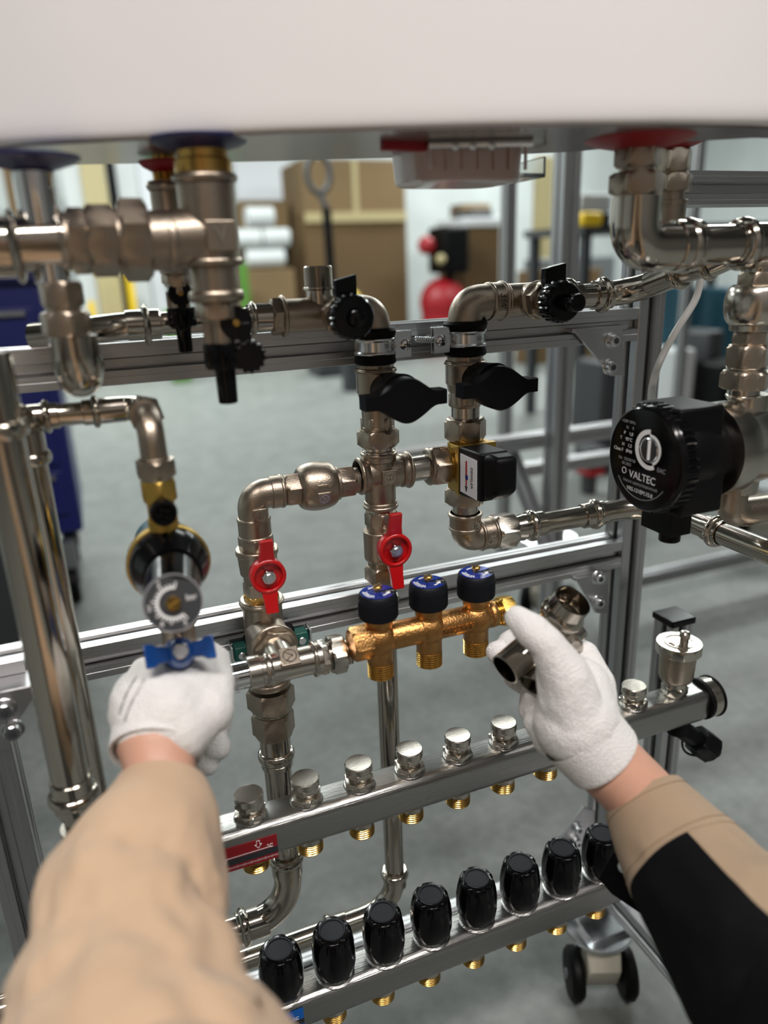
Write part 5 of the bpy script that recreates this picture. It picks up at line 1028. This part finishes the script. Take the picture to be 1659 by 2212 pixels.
bx('crate', 'lime green box edge right of the large stamped tee', 'crate', V((W(524, 600, 7.7).x, 7.7, 0.50)), 0.08, 0.2, 1.0, 'lime')
# blue tool cart
xc_ = W(60, 800, 2.35).x; r = root('tool_cart', 'dark blue tool cart on casters at the left edge', 'tool cart', (xc_, 2.5, 0))
ztc = W(60, 598, 2.2).z; xr = W(128, 850, 2.2).x; xl_ = xr-0.75
mk('cabinet', G().box(((xl_+xr)/2, 2.5, (ztc+0.24)/2), xr-xl_, 0.5, ztc-0.24), 'cart_blue', r, bevel=0.01)
mk('top_tray', G().box(((xl_+xr)/2, 2.5, ztc+0.01), xr-xl_+0.05, 0.55, 0.05), 'navy_plastic', r, bevel=0.01)
for i in range(4): d_ = mk('drawer', G().box(((xl_+xr)/2, 2.245, ztc-0.14-i*0.15), xr-xl_-0.06, 0.015, 0.13), 'cart_blue', r, bevel=0.004); mk('drawer_handle', G().box(((xl_+xr)/2, 2.23, ztc-0.09-i*0.15), xr-xl_-0.10, 0.015, 0.012), 'mid_grey', d_)
mk('side_handle', G().tube([(xr, 2.35, ztc-0.05), (xr+0.06, 2.35, ztc-0.05), (xr+0.06, 2.65, ztc-0.05), (xr, 2.65, ztc-0.05)], 0.012, 12), 'mid_grey', r)
for x_ in (xl_+0.08, xr-0.06):
    for y_ in (2.32, 2.68): c_ = mk('caster_wheel', G().cyl((x_-0.02, y_, 0.06), (x_+0.02, y_, 0.06), 0.06), 'rubber', r); mk('caster_fork', G().box((x_, y_, 0.13), 0.055, 0.05, 0.13), 'mid_grey', c_)
boxat('storage_bin', 'black bin on the floor at the left edge below the blue cart', 'bin', -160, 22, 1130, 1.78, 0.38, 'dark_grey', bevel=0.03)
# equipment right of centre
r = root('gas_torch_cart', 'red and black machine by the back wall, left of the tall cardboard box', 'machine', W(955, 690, 7.4)); b0 = W(955, 690, 7.4); b0.z = 0
cR = W(955, 620, 7.4); mk('red_tank', G().sphere(V((cR.x, 7.4, cR.z-0.16)), 0.24, 0.24, 0.26).cyl((cR.x, 7.4, 0), (cR.x, 7.4, 0.5), 0.22), 'red_plastic', r)
cT = W(968, 545, 7.4); mk('frame', G().box((cT.x-0.02, 7.35, cT.z+0.02), 0.30, 0.4, 0.46).box((cT.x+0.12, 7.6, cT.z-0.5), 0.12, 0.1, 1.2), 'black_matte', r, bevel=0.04); c = W(921, 530, 7.3); mk('grip', G().sphere(c, 0.09), 'red_plastic', r); c = W(952, 560, 7.13); mk('yellow_knob', G().sphere(c, 0.05), 'pale_wood', r)
x, w_, zt_ = crate('tall cardboard box under a white tray, right of the red machine', 1000, 1082, 490, 7.6, 0.6, 'cardboard', tape=False)
r = root('tray', 'white tray with dark things on the tall cardboard box', 'tray', (x, 7.8, zt_)); mk('tray_body', G().box((x, 7.9, zt_+0.045), w_*1.1, 0.65, 0.09), 'sticker_white', r, bevel=0.01); mk('contents', G().box((x+0.05, 7.9, zt_+0.13), w_*0.6, 0.4, 0.10), 'dark_grey', r, bevel=0.02)
crate('small open carton on the white tray', 997, 1060, 440, 8.2, 0.3, 'cardboard_pale', zbase=W(1030, 465, 8.2).z-0.02, tape=False)
boxat('board', 'tall pale yellow board upright behind the second rig', 'board', 1160, 1198, 338, 6.8, 0.06, 'pale_wood', zbase=0.0)
boxat('bench', 'pale workbench edge low behind the second rig', 'bench', 1150, 1330, 560, 6.5, 0.15, 'mid_grey', bevel=0.01)
crate('orange-brown carton low behind the right drain cock', 1155, 1300, 585, 6.0, 0.3, 'cardboard', tape=False)
c = W(1268, 475, 3.6); bx('power_tool_case', 'yellow and black tool case behind the right elbow', 'tool case', c, 0.13, 0.12, 0.075, 'yellow', 0.02)
tb_ = W(1290, 500, 3.7); r = root('work_table', 'dark workbench with cluttered top behind the pump', 'table', (tb_.x+0.3, 3.8, 0)); mk('top', G().box((tb_.x+0.55, 3.85, c.z-0.05), 1.5, 0.6, 0.04), 'dark_grey', r)
for dx in (-0.15, 1.25):
    for dy in (3.6, 4.1): mk('leg', G().box((tb_.x+dx, dy, (c.z-0.07)/2), 0.05, 0.05, c.z-0.07), 'dark_grey', r)
for px, py, sx_, sz_, m, lab in ((1300, 450, 0.22, 0.10, 'pale_grey', 'pale tool tray behind the yellow case'), (1300, 520, 0.2, 0.08, 'black_matte', 'black case under the yellow tool case')):
    c2 = W(px, py, 3.8); c2.z = c.z-0.03+sz_/2+(0.085 if sz_ == 0.10 else 0); c2.y = 3.95; bx('tool_box', lab, 'tool box', c2, sx_, 0.2, sz_, m, 0.015)
for px, py, Y, sx_, sz_, m, lab in ((1560, 700, 3.3, 0.20, 1.70, 'teal', 'teal cloth-covered machine behind the white cable'), (1468, 700, 3.3, 0.14, 1.60, 'teal', 'small teal motor behind the white cable, left one'), (1510, 800, 2.9, 0.10, 1.1, 'dark_grey', 'dark grey upright of a machine behind the white cable'),
        (1560, 870, 2.7, 0.2, 0.7, 'black_matte', 'black machine base behind the pump column'), (1450, 800, 2.9, 0.12, 0.22, 'pale_grey', 'pale grey bag behind the white cable'), (1290, 870, 2.8, 0.10, 0.62, 'dark_grey', 'dark grey upright seen left of the tall post'), (1640, 1050, 2.0, 0.16, 0.28, 'red_plastic', 'red box at the right edge behind the pump')):
    c2 = W(px, py, Y); tz = c2.z+min(sz_, 0.4)/2; c2.z = tz/2; bx('machine_part', lab, 'machine', c2, sx_, 0.2, tz, m, 0.02)
c2 = W(1275, 985, 2.5); bx('stand', 'dark stand carrying the black and red box', 'stand', V((c2.x, 2.5, (c2.z-0.078)/2)), 0.05, 0.05, c2.z-0.078, 'dark_grey'); bx('small_box', 'black and red box standing behind the rig post', 'box', c2, 0.09, 0.1, 0.09, 'dark_grey', 0.01); bx('small_box', 'dark red block below the black box behind the rig post', 'box', c2-UZ*0.0605, 0.08, 0.1, 0.03, 'red_plastic', 0.004)
# second rig behind: aluminium uprights, rails and casters
def rawbar(label, a, b, s, m='alu_upright', u=UX, v=UY): return bar('rail', label, a, b, sx=s, sy=s, u=u, v=v, m=m)
Y2 = 1.35
x_ = W(1212, 700, Y2).x; rawbar('grey upright of the second rig seen right of the mixing valve', (x_, Y2, 0.12), (x_, Y2, 1.9), 0.040)
x3 = W(1096, 600, 2.0).x; rawbar('thin far upright of the second rig behind the tray', (x3, 2.0, 0.0), (x3, 2.0, 1.7), 0.034)
zr = W(1180, 935, 1.5).z; rawbar('upper cross rail of the second rig, level with the mixing valve', (x_-0.35, 1.45, zr), (x_+1.0, 1.45, zr), 0.034, 'alu', UY, UZ)
zr = W(1180, 1008, 1.7).z; rawbar('lower cross rail of the second rig, right of the mixing valve knob', (x_-0.05, 1.7, zr), (x_+1.2, 1.7, zr), 0.034, 'alu', UY, UZ)
zr = W(1560, 1212, 1.5).z; rawbar('low cross rail of the second rig behind the sloping pipe', (W(1340, 1212, 1.5).x, 1.5, zr), (W(1340, 1212, 1.5).x+1.4, 1.5, zr), 0.034, 'alu', UY, UZ)
a, b = W(1095, 960, 1.5), W(1185, 1190, 1.3); dd_ = (b-a).normalized(); rawbar('slanting brace of the second rig below the mixing valve', a, b, 0.030, 'alu_upright', UY.cross(dd_).normalized(), dd_.cross(UY.cross(dd_)).normalized())
cb_ = W(1180, 1285, 1.55); caster('white caster with a black wheel under the second rig, behind the held fittings', cb_.x, cb_.y, 0.26, 0.9, 1.6)
cb_ = W(1620, 1290, 1.75); caster('far right caster of the second rig, beside the sloping pipe', cb_.x, cb_.y, 0.22, 0.5, 1.6)
x4 = W(1510, 330, 2.2).x; rawbar('black-looking far upright at the upper right', (x4, 2.2, 0.0), (x4, 2.2, 1.6), 0.03)
# ================================================================== the person at work
from mathutils.bvhtree import BVHTree
fh = V((0.362, 0.932, 0)).normalized(); rv_ = V((0.932, -0.362, 0)).normalized()
bc_ = EYE-fh*0.34; bc_.z = 0.0
pz_ = lambda r, f, z: bc_+rv_*r+fh*f+UZ*z
person = root('person', 'person in a khaki and black work jacket, reaching in with two white knitted gloves', 'person', pz_(0, 0, 0))
def organic(name, caps, m, parent, voxel, smooth=6, wrinkle=0.0, wscale=0.02, extra=None):
    g = G(); [g.capsule(*c) for c in caps]
    if extra: extra(g)
    o = mk(name, g, m, parent)
    rm = o.modifiers.new('remesh', 'REMESH'); rm.mode = 'VOXEL'; rm.voxel_size = voxel; rm.use_smooth_shade = True
    sm = o.modifiers.new('smooth', 'SMOOTH'); sm.factor = 0.6; sm.iterations = smooth
    if wrinkle:
        t = bpy.data.textures.new(name+'_folds', 'CLOUDS'); t.noise_scale = wscale; t.noise_depth = 2
        d = o.modifiers.new('folds', 'DISPLACE'); d.texture = t; d.strength = wrinkle; d.mid_level = 0.5; d.texture_coords = 'LOCAL'
    return o
# arm chains
wl, el_, sl = C(338, 1600, 0.505), C(325, 2330, 0.30), pz_(-0.19, 0.0, 1.02)
wr, er_, sr = C(1290, 1625, 0.565), C(1800, 2230, 0.405), pz_(0.19, 0.0, 1.02)
el_ = C(345, 2620, 0.30); er_ = C(1850, 2290, 0.40)
def K(px, py, d, r): p = C(px, py, d); return (p.x, p.y, p.z, r)
def kw(p, r): return (p.x, p.y, p.z, r)
kl = [K(350, 1692, 0.492, 0.0290), K(340, 1765, 0.475, 0.0395), K(315, 1860, 0.452, 0.0470), K(290, 1955, 0.430, 0.0510), K(276, 2065, 0.405, 0.0530), K(278, 2200, 0.375, 0.0575), K(290, 2400, 0.335, 0.0640), kw(el_, 0.068), kw(el_.lerp(sl, 0.5)-UZ*0.01, 0.068), kw(sl, 0.072)]
kr = [K(1390, 1724, 0.568, 0.0315), K(1428, 1785, 0.553, 0.0380), K(1475, 1855, 0.535, 0.0435), K(1530, 1930, 0.512, 0.0480), K(1610, 2030, 0.482, 0.0545), K(1730, 2170, 0.44, 0.060), kw(er_, 0.064), kw(er_.lerp(sr, 0.5)-UZ*0.01, 0.068), kw(sr, 0.072)]
caps = [(pz_(0, -0.02, 0.52), pz_(0, -0.02, 0.80), 0.125, 0.12), (pz_(-0.06, -0.02, 0.80), pz_(-0.06, -0.03, 0.98), 0.10, 0.095), (pz_(0.06, -0.02, 0.80), pz_(0.06, -0.03, 0.98), 0.10, 0.095),
        (pz_(0, -0.03, 0.98), pz_(0, -0.02, 1.12), 0.065, 0.052), (pz_(0, -0.02, 1.20), pz_(0, 0.0, 1.25), 0.078, 0.085), (pz_(0, 0.03, 1.16), pz_(0, 0.04, 1.14), 0.05, 0.04), (pz_(0, 0.085, 1.21), pz_(0, 0.095, 1.19), 0.010, 0.014),
        (pz_(-0.085, 0, 1.22), pz_(-0.088, 0, 1.20), 0.016, 0.012), (pz_(0.085, 0, 1.22), pz_(0.088, 0, 1.20), 0.016, 0.012)]
for s, (ww, ee, ss) in ((-1, (wl, el_, sl)), (1, (wr, er_, sr))):
    caps += [(pz_(s*0.06, -0.02, 1.0), ss, 0.06, 0.055), (ss, ee, 0.050, 0.042)]
    kk = kl if s < 0 else kr; ch_ = [(V(q[:3]), min(0.043, q[3]*0.70 if q[3] > 0.034 else (0.0235 if s < 0 else 0.0272))) for q in kk[:-2]]; ch_ = [(ww, 0.0245 if s < 0 else 0.0270)]+ch_
    caps += [(a[0], b[0], a[1], b[1]) for a, b in zip(ch_, ch_[1:])]
    hip, knee, ank = pz_(s*0.09, -0.02, 0.50), pz_(s*0.14, 0.10, 0.075), pz_(s*0.12, -0.32, 0.07)
    caps += [(pz_(0, -0.02, 0.52), hip, 0.12, 0.09), (hip, knee, 0.085, 0.058), (knee, ank, 0.055, 0.038), (ank, pz_(s*0.12, -0.36, 0.10-0.06), 0.036, 0.035)]
caps += [(wl, C(345, 1540, 0.515), 0.0265, 0.022), (wr, C(1262, 1580, 0.57), 0.0265, 0.022)]
body = organic('body', caps, 'skin', person, 0.0045, 6)
# head details
hd = pz_(0, 0, 1.22); g = G(); g.sphere(hd+UZ*0.032-fh*0.018, 0.100, 0.100, 0.086); mk('hair', g, 'hair', person)
g = G()
for s in (-1, 1): g.sphere(pz_(s*0.032, 0.074, 1.225), 0.012)
mk('eyes', g, 'pale_grey', person); mk('mouth', G().box(pz_(0, 0.082, 1.155), 0.045, 0.006, 0.008, rv_, fh, UZ), 'red_plastic', person, bevel=0.002)
jc = [(pz_(-0.03, -0.02, 0.58), pz_(0, -0.02, 0.80), 0.158, 0.148), (pz_(0.03, -0.02, 0.58), pz_(0, -0.02, 0.80), 0.158, 0.148), (pz_(0, -0.05, 1.01), pz_(0, -0.03, 1.045), 0.085, 0.078), (pz_(-0.07, -0.02, 0.80), pz_(-0.07, -0.03, 0.985), 0.115, 0.105), (pz_(0.07, -0.02, 0.80), pz_(0.07, -0.03, 0.985), 0.115, 0.105), (pz_(-0.08, -0.03, 1.0), sl, 0.080, 0.074), (pz_(0.08, -0.03, 1.0), sr, 0.080, 0.074)]
organic('jacket', jc, 'khaki', person, 0.009, 8, 0.006, 0.10)
tc_ = []
for s in (-1, 1): tc_ += [(pz_(0, -0.02, 0.54), pz_(s*0.09, -0.02, 0.50), 0.14, 0.11), (pz_(s*0.09, -0.02, 0.50), pz_(s*0.14, 0.10, 0.078), 0.10, 0.070), (pz_(s*0.14, 0.10, 0.076), pz_(s*0.12, -0.30, 0.07), 0.066, 0.050)]
organic('trousers', tc_, 'trouser', person, 0.010, 4, 0.01, 0.08)
for s in (-1, 1): mk('boot', G().capsule(pz_(s*0.12, -0.32, 0.07), pz_(s*0.12, -0.38, 0.06), 0.05, 0.045), 'black_matte', person)
# ---- sleeves
def frames(pts):
    T = [(pts[min(i+1, len(pts)-1)]-pts[max(0, i-1)]).normalized() for i in range(len(pts))]; return T
def catmull(P, n):
    out = []
    for i in range(len(P)-1):
        p0, p1, p2, p3 = P[max(0, i-1)], P[i], P[i+1], P[min(len(P)-1, i+2)]
        for k in range(n): t = k/n; out.append([0.5*((2*b)+(-a+c)*t+(2*a-5*b+4*c-d)*t*t+(-a+3*b-3*c+d)*t**3) for a, b, c, d in zip(p0, p1, p2, p3)])
    out.append(list(P[-1])); return out
def sleeve(keys, n, N, fold, seed, cuff_in=0.0):
    """keys: (x, y, z, r); returns rings from the cuff edge to the shoulder, folded cloth"""
    Q = catmull(keys, n); pts = [V(q[:3]) for q in Q]; T = frames(pts); rings = []; x = None; s = 0
    for i, q in enumerate(Q):
        if i: s += (pts[i]-pts[i-1]).length
        if x is None: x = (bk-T[0]*bk.dot(T[0])).normalized()          # angle 0 faces the viewer
        x = (x-T[i]*x.dot(T[i])).normalized(); y = T[i].cross(x); rg = []
        for k in range(N):
            a = 2*PI*k/N; f = 0
            if fold:
                w_ = min(1, max(0, (s-0.02)/0.05)); cx_, sx_ = math.cos(a), math.sin(a)
                nz_ = noise.noise(V((cx_*1.3+seed, sx_*1.3, s*9)))
                f = fold*w_*(0.8*abs(math.sin(s*46+1.3*math.sin(a+0.5)+2.2*nz_))**1.6 + 0.9*noise.noise(V((cx_*2.2, sx_*2.2+seed, s*26))) + 0.5*noise.noise(V((cx_*5, sx_*5, s*50+seed))))
            rg.append(pts[i]+(x*math.cos(a)+y*math.sin(a))*(q[3]+f))
        rings.append(rg)
    return rings
# left sleeve
R_ = sleeve(kl, 18, 120, 0.0052, 3.1); inn = [[p.lerp(sum(R_[0], V((0, 0, 0)))/len(R_[0]), 0.06) for p in R_[0]]]; inn2 = [[p.lerp(sum(R_[6], V((0, 0, 0)))/len(R_[6]), 0.12) for p in R_[6]]]
slv = mk('sleeve', G().loft(inn2+inn+R_), 'khaki_light', person, angle=80)
# right sleeve: khaki cuff, khaki upper strip and black under panel
Rr = sleeve(kr, 18, 120, 0.0022, 8.4); nc = 40
cin = lambda rg, q: [p.lerp(sum(rg, V((0, 0, 0)))/len(rg), q) for p in rg]
ctr = sum(Rr[0], V((0, 0, 0)))/120
cuff = G().loft([cin(Rr[8], 0.14), cin(Rr[0], 0.09)]+[cin(r, -0.015) for r in Rr[:nc]]+[cin(Rr[nc-1], 0.03)], caps=False); cf = mk('cuff', cuff, 'khaki', person, angle=80)
def strip(g, rings, k0, k1, off):
    rr2 = []
    for r in rings:
        c = sum(r, V((0, 0, 0)))/len(r); rr2.append([r[k % 120].lerp(c, -off) for k in range(k0, k1+1)]+[r[k % 120].lerp(c, 0.05) for k in range(k1, k0-1, -1)])
    g.loft(rr2)
# which side is up: pick the angle whose surface points to the upper right of the picture
upd = (rt*0.72+up*0.69); best = max(range(120), key=lambda k: (Rr[60][k]-sum(Rr[60], V((0, 0, 0)))/120).dot(upd))
g = G(); strip(g, Rr[nc-4:], best-26, best+24, 0.0); mk('upper_sleeve', g, 'khaki', person, angle=80)
g = G(); strip(g, Rr[nc-4:], best+22, best+120-24, 0.004); mk('black_panel', g, 'black_cloth', person, angle=80)
# stitching on the cuff
def stitch(ring, off, k0, k1, m, nm, par):
    c = sum(ring, V((0, 0, 0)))/len(ring); g = G()
    for k in range(k0, k1): 
        a = ring[k % 120].lerp(c, off); b = ring[(k+1) % 120].lerp(c, off); g.tube([a, a.lerp(b, 0.6)], 0.00035, 5)
    mk(nm, g, m, par)
for ri in (6, 33): stitch(Rr[ri], -0.018, 0, 120, 'cardboard_pale', 'stitching', cf)
g = G(); g.tube([r_ for r_ in cin(Rr[0], 0.10)][:118], 0.0010, 6); mk('inner_band', g, 'navy_plastic', cf)
# loose black flap with a snap under the cuff
fa = [C(1328, 1838, 0.60), C(1294, 1898, 0.60), C(1322, 1930, 0.60), C(1432, 2005, 0.585), C(1470, 1975, 0.565), C(1400, 1880, 0.565)]
nf = (fa[1]-fa[0]).cross(fa[4]-fa[0]).normalized(); g = G(); g.loft([[p for p in fa], [p+nf*0.0025 for p in fa]]); mk('cuff_flap', g, 'black_cloth', person, bevel=0.001)
sp_ = C(1347, 1871, 0.562); mk('snap', G().lathe(sp_, bk, [(0, 0.0045), (0.002, 0.0045), (0.0035, 0.003), (0.004, 0.0001)], 24), 'zinc', cf)
# ---- left glove
c_ = C
L = [(c_(340, 1562, .512), c_(338, 1530, .522), .030, .033), (c_(338, 1530, .522), c_(322, 1500, .535), .033, .022), (c_(365, 1545, .513), c_(405, 1510, .528), .030, .028), (c_(330, 1548, .515), c_(300, 1530, .525), .028, .020),
     (c_(405, 1510, .528), c_(440, 1478, .540), .028, .019), (c_(345, 1520, .53), c_(390, 1480, .55), .026, .018), (c_(300, 1525, .53), c_(305, 1480, .548), .017, .013), (c_(440, 1470, .542), c_(330, 1466, .55), .017, .016),
     # index finger goes round the far side of the valve
     (c_(445, 1480, .545), c_(462, 1510, .575), .017, .013), (c_(462, 1510, .575), c_(470, 1560, .590), .013, .012),
     (c_(400, 1475, .56), c_(455, 1500, .60), .014, .012), (c_(455, 1500, .60), c_(462, 1580, .600), .012, .0115),
     (c_(360, 1475, .56), c_(420, 1540, .605), .013, .012), (c_(420, 1540, .605), c_(462, 1607, .592), .012, .0115), (c_(462, 1607, .592), c_(468, 1612, .578), .0115, .0112),
     (c_(320, 1480, .56), c_(380, 1560, .60), .012, .011), (c_(380, 1560, .60), c_(432, 1635, .590), .011, .0108), (c_(432, 1635, .590), c_(447, 1650, .578), .0108, .0100),
     # thumb side, bulging to the right
     (c_(392, 1560, .512), c_(448, 1530, .520), .027, .019), (c_(448, 1530, .520), c_(462, 1475, .535), .019, .0150), (c_(462, 1475, .535), c_(466, 1425, .552), .0150, .0105), (c_(466, 1425, .552), c_(440, 1405, .560), .0105, .0095),
     (c_(300, 1485, .545), c_(312, 1450, .56), .013, .011)]
gl = organic('glove', L, 'glove_knit', person, 0.0016, 8, 0.0024, 0.018)
def cuffring(a, b, r0, r1, flare, par, m='glove_knit', ribs=0.0):
    ax_ = (b-a); n = 14; g = G(); x, y, z = basis(ax_); rings = []
    seq = [(t/n, r0+(r1-r0)*t/n) for t in range(n+1)]; Lh = ax_.length
    out = [[a+ax_*t+(x*math.cos(2*PI*k/72)+y*math.sin(2*PI*k/72))*(r+(ribs if int(t*n) % 2 else 0)) for k in range(72)] for t, r in seq]
    lip = [[b+z*0.0012+(x*math.cos(2*PI*k/72)+y*math.sin(2*PI*k/72))*(r1-0.0004) for k in range(72)], [b+z*0.0004+(x*math.cos(2*PI*k/72)+y*math.sin(2*PI*k/72))*(r1-0.0025) for k in range(72)], [b-z*0.02+(x*math.cos(2*PI*k/72)+y*math.sin(2*PI*k/72))*(min(r0, r1)-0.004) for k in range(72)]]
    g.loft(out+lip, caps=False); return mk('glove_cuff', g, m, par, angle=60)
ax_l = (V(kl[1][:3])-V(kl[0][:3])).normalized(); cb_l = C(338, 1618, 0.503)
cuffring(cb_l-ax_l*0.030, cb_l+ax_l*0.002, 0.0322, 0.0308, 0, gl)
# ---- right glove
Rg = [(c_(1272, 1598, .565), c_(1245, 1560, .562), .0280, .0325), (c_(1245, 1560, .562), c_(1248, 1490, .580), .0325, .026), (c_(1215, 1560, .56), c_(1215, 1480, .560), .022, .018), (c_(1275, 1560, .575), c_(1283, 1480, .595), .024, .017),
      (c_(1283, 1480, .595), c_(1262, 1418, .608), .017, .0125), (c_(1256, 1592, .565), c_(1222, 1600, .567), .027, .016),
      # thumb
      (c_(1240, 1540, .553), c_(1222, 1462, .545), .0235, .0190), (c_(1222, 1462, .545), c_(1182, 1392, .540), .0190, .0132), (c_(1182, 1392, .540), c_(1150, 1362, .543), .0132, .0128), (c_(1150, 1362, .543), c_(1117, 1336, .550), .0128, .0098),
      (c_(1205, 1520, .553), c_(1190, 1450, .552), .0150, .0115),
      # index
      (c_(1262, 1418, .608), c_(1195, 1385, .650), .0125, .0110), (c_(1195, 1385, .650), c_(1120, 1378, .640), .0110, .0100), (c_(1120, 1378, .640), c_(1098, 1388, .622), .0100, .0092),
      # middle
      (c_(1272, 1460, .625), c_(1200, 1440, .662), .0125, .0112), (c_(1200, 1440, .662), c_(1110, 1420, .645), .0112, .0102), (c_(1110, 1420, .645), c_(1076, 1409, .618), .0102, .0100),
      # ring
      (c_(1275, 1500, .625), c_(1210, 1500, .655), .0125, .0112), (c_(1210, 1500, .655), c_(1140, 1480, .640), .0112, .0105), (c_(1140, 1480, .640), c_(1115, 1465, .622), .0105, .0098),
      # little finger
      (c_(1260, 1560, .605), c_(1200, 1555, .625), .0130, .0110), (c_(1200, 1555, .625), c_(1148, 1535, .608), .0110, .0105), (c_(1148, 1535, .608), c_(1146, 1500, .600), .0105, .0090),
      (c_(1190, 1590, .580), c_(1160, 1560, .592), .0160, .0110), (c_(1240, 1600, .575), c_(1190, 1585, .580), .022, .0160)]
gr_ = organic('glove', Rg, 'glove_knit', person, 0.0014, 8, 0.0020, 0.016)
ax_r = (V(kr[1][:3])-V(kr[0][:3])).normalized(); cb_r = C(1298, 1630, 0.565)
cuffring(C(1250, 1576, .5635), C(1304, 1637, .565), 0.0318, 0.0302, 0, gr_, ribs=0.0004)
# printing on the left glove, laid on its surface
bpy.context.view_layer.update(); dg = bpy.context.evaluated_depsgraph_get()
def surf(o):
    e = o.evaluated_get(dg); me = e.to_mesh(); off = worldloc(o); t = BVHTree.FromPolygons([v.co+off for v in me.vertices], [tuple(p.vertices) for p in me.polygons]); e.to_mesh_clear(); return t
tr = surf(gl); g = G(); random.seed(11)
for row, (pa, pb, nn_) in enumerate((((292, 1463), (256, 1545), 17), ((309, 1468), (268, 1560), 24), ((313, 1472), (262, 1570), 26))):
    for j in range(nn_):
        t = j/nn_; px = pa[0]+(pb[0]-pa[0])*t-9*math.sin(t*PI)*0.5+2; py = pa[1]+(pb[1]-pa[1])*t; dr = ray(px, py).normalized(); hit = tr.ray_cast(EYE, dr)
        if hit[0] is None: continue
        n = hit[1]; u = (ray(px+3, py-4)-ray(px, py)); u = (u-n*u.dot(n)).normalized(); g.box(hit[0]+n*0.0002, (0.0026 if row == 0 else 0.0012)*random.uniform(0.3, 0.8), 0.0008 if row < 2 else 0.0003, 0.0003, u, n.cross(u), n)
if g.v: mk('printed_marks', g, 'dark_print', gl)
# ---- press fittings held in the right hand
def hollow(g, pts, rs, th=0.0011, n=32):
    pts = [V(p) for p in pts]; rs = rs if isinstance(rs, list) else [rs]*len(pts); T = frames(pts); x, y, z = basis(T[0]); ro, ri = [], []
    for i, p in enumerate(pts):
        x = (x-T[i]*x.dot(T[i])).normalized(); y = T[i].cross(x)
        ro.append([p+(x*math.cos(2*PI*k/n)+y*math.sin(2*PI*k/n))*rs[i] for k in range(n)]); ri.append([p+(x*math.cos(2*PI*k/n)+y*math.sin(2*PI*k/n))*(rs[i]-th) for k in range(n)])
    rings = ro+ri[::-1]+[ro[0]]; g.loft(rings, caps=False); return g
a0, a1, a2, a3 = C(1090, 1447, .572), C(1150, 1396, .585), C(1188, 1362, .602), C(1237, 1297, .580)
r = root('press_elbow', 'steel press elbow held in the right glove, the upper and larger of the two', 'pipe fitting', a0)
pth = fillet([a0, a1, a2, a3], 0.02, 10); g = G(); hollow(g, pth[:-6], 0.0128); mk('tube', g, 'stainless', r)
d_ = (a3-a2).normalized(); e0_ = a2+d_*0.001; g = G(); L2 = (a3-e0_).length
hollow(g, [e0_, e0_+d_*L2*0.35, e0_+d_*L2*0.42, e0_+d_*L2*0.5, e0_+d_*L2*0.58, e0_+d_*L2*0.64, e0_+d_*L2*0.70, a3], [0.0140, 0.0148, 0.0168, 0.0182, 0.0182, 0.0168, 0.0152, 0.0152], 0.0012); mk('socket', g, 'stainless', r)
b0_, b1_, b2_, b3_ = C(1150, 1482, .578), C(1180, 1430, .590), C(1212, 1392, .600), C(1248, 1356, .606)
r = root('press_elbow', 'smaller steel press elbow held in the right glove below the larger one', 'pipe fitting', b0_)
g = G(); hollow(g, fillet([b0_, b1_, b2_], 0.02, 10), 0.0115); mk('tube', g, 'stainless', r)
d_ = (b3_-b2_).normalized(); L2 = (b3_-b2_).length; g = G(); hollow(g, [b2_, b2_+d_*L2*0.2, b2_+d_*L2*0.32, b2_+d_*L2*0.42, b2_+d_*L2*0.52, b2_+d_*L2*0.62, b3_], [0.0118, 0.0125, 0.0148, 0.0152, 0.0140, 0.0105, 0.0100], 0.0012); mk('socket', g, 'stainless', r)
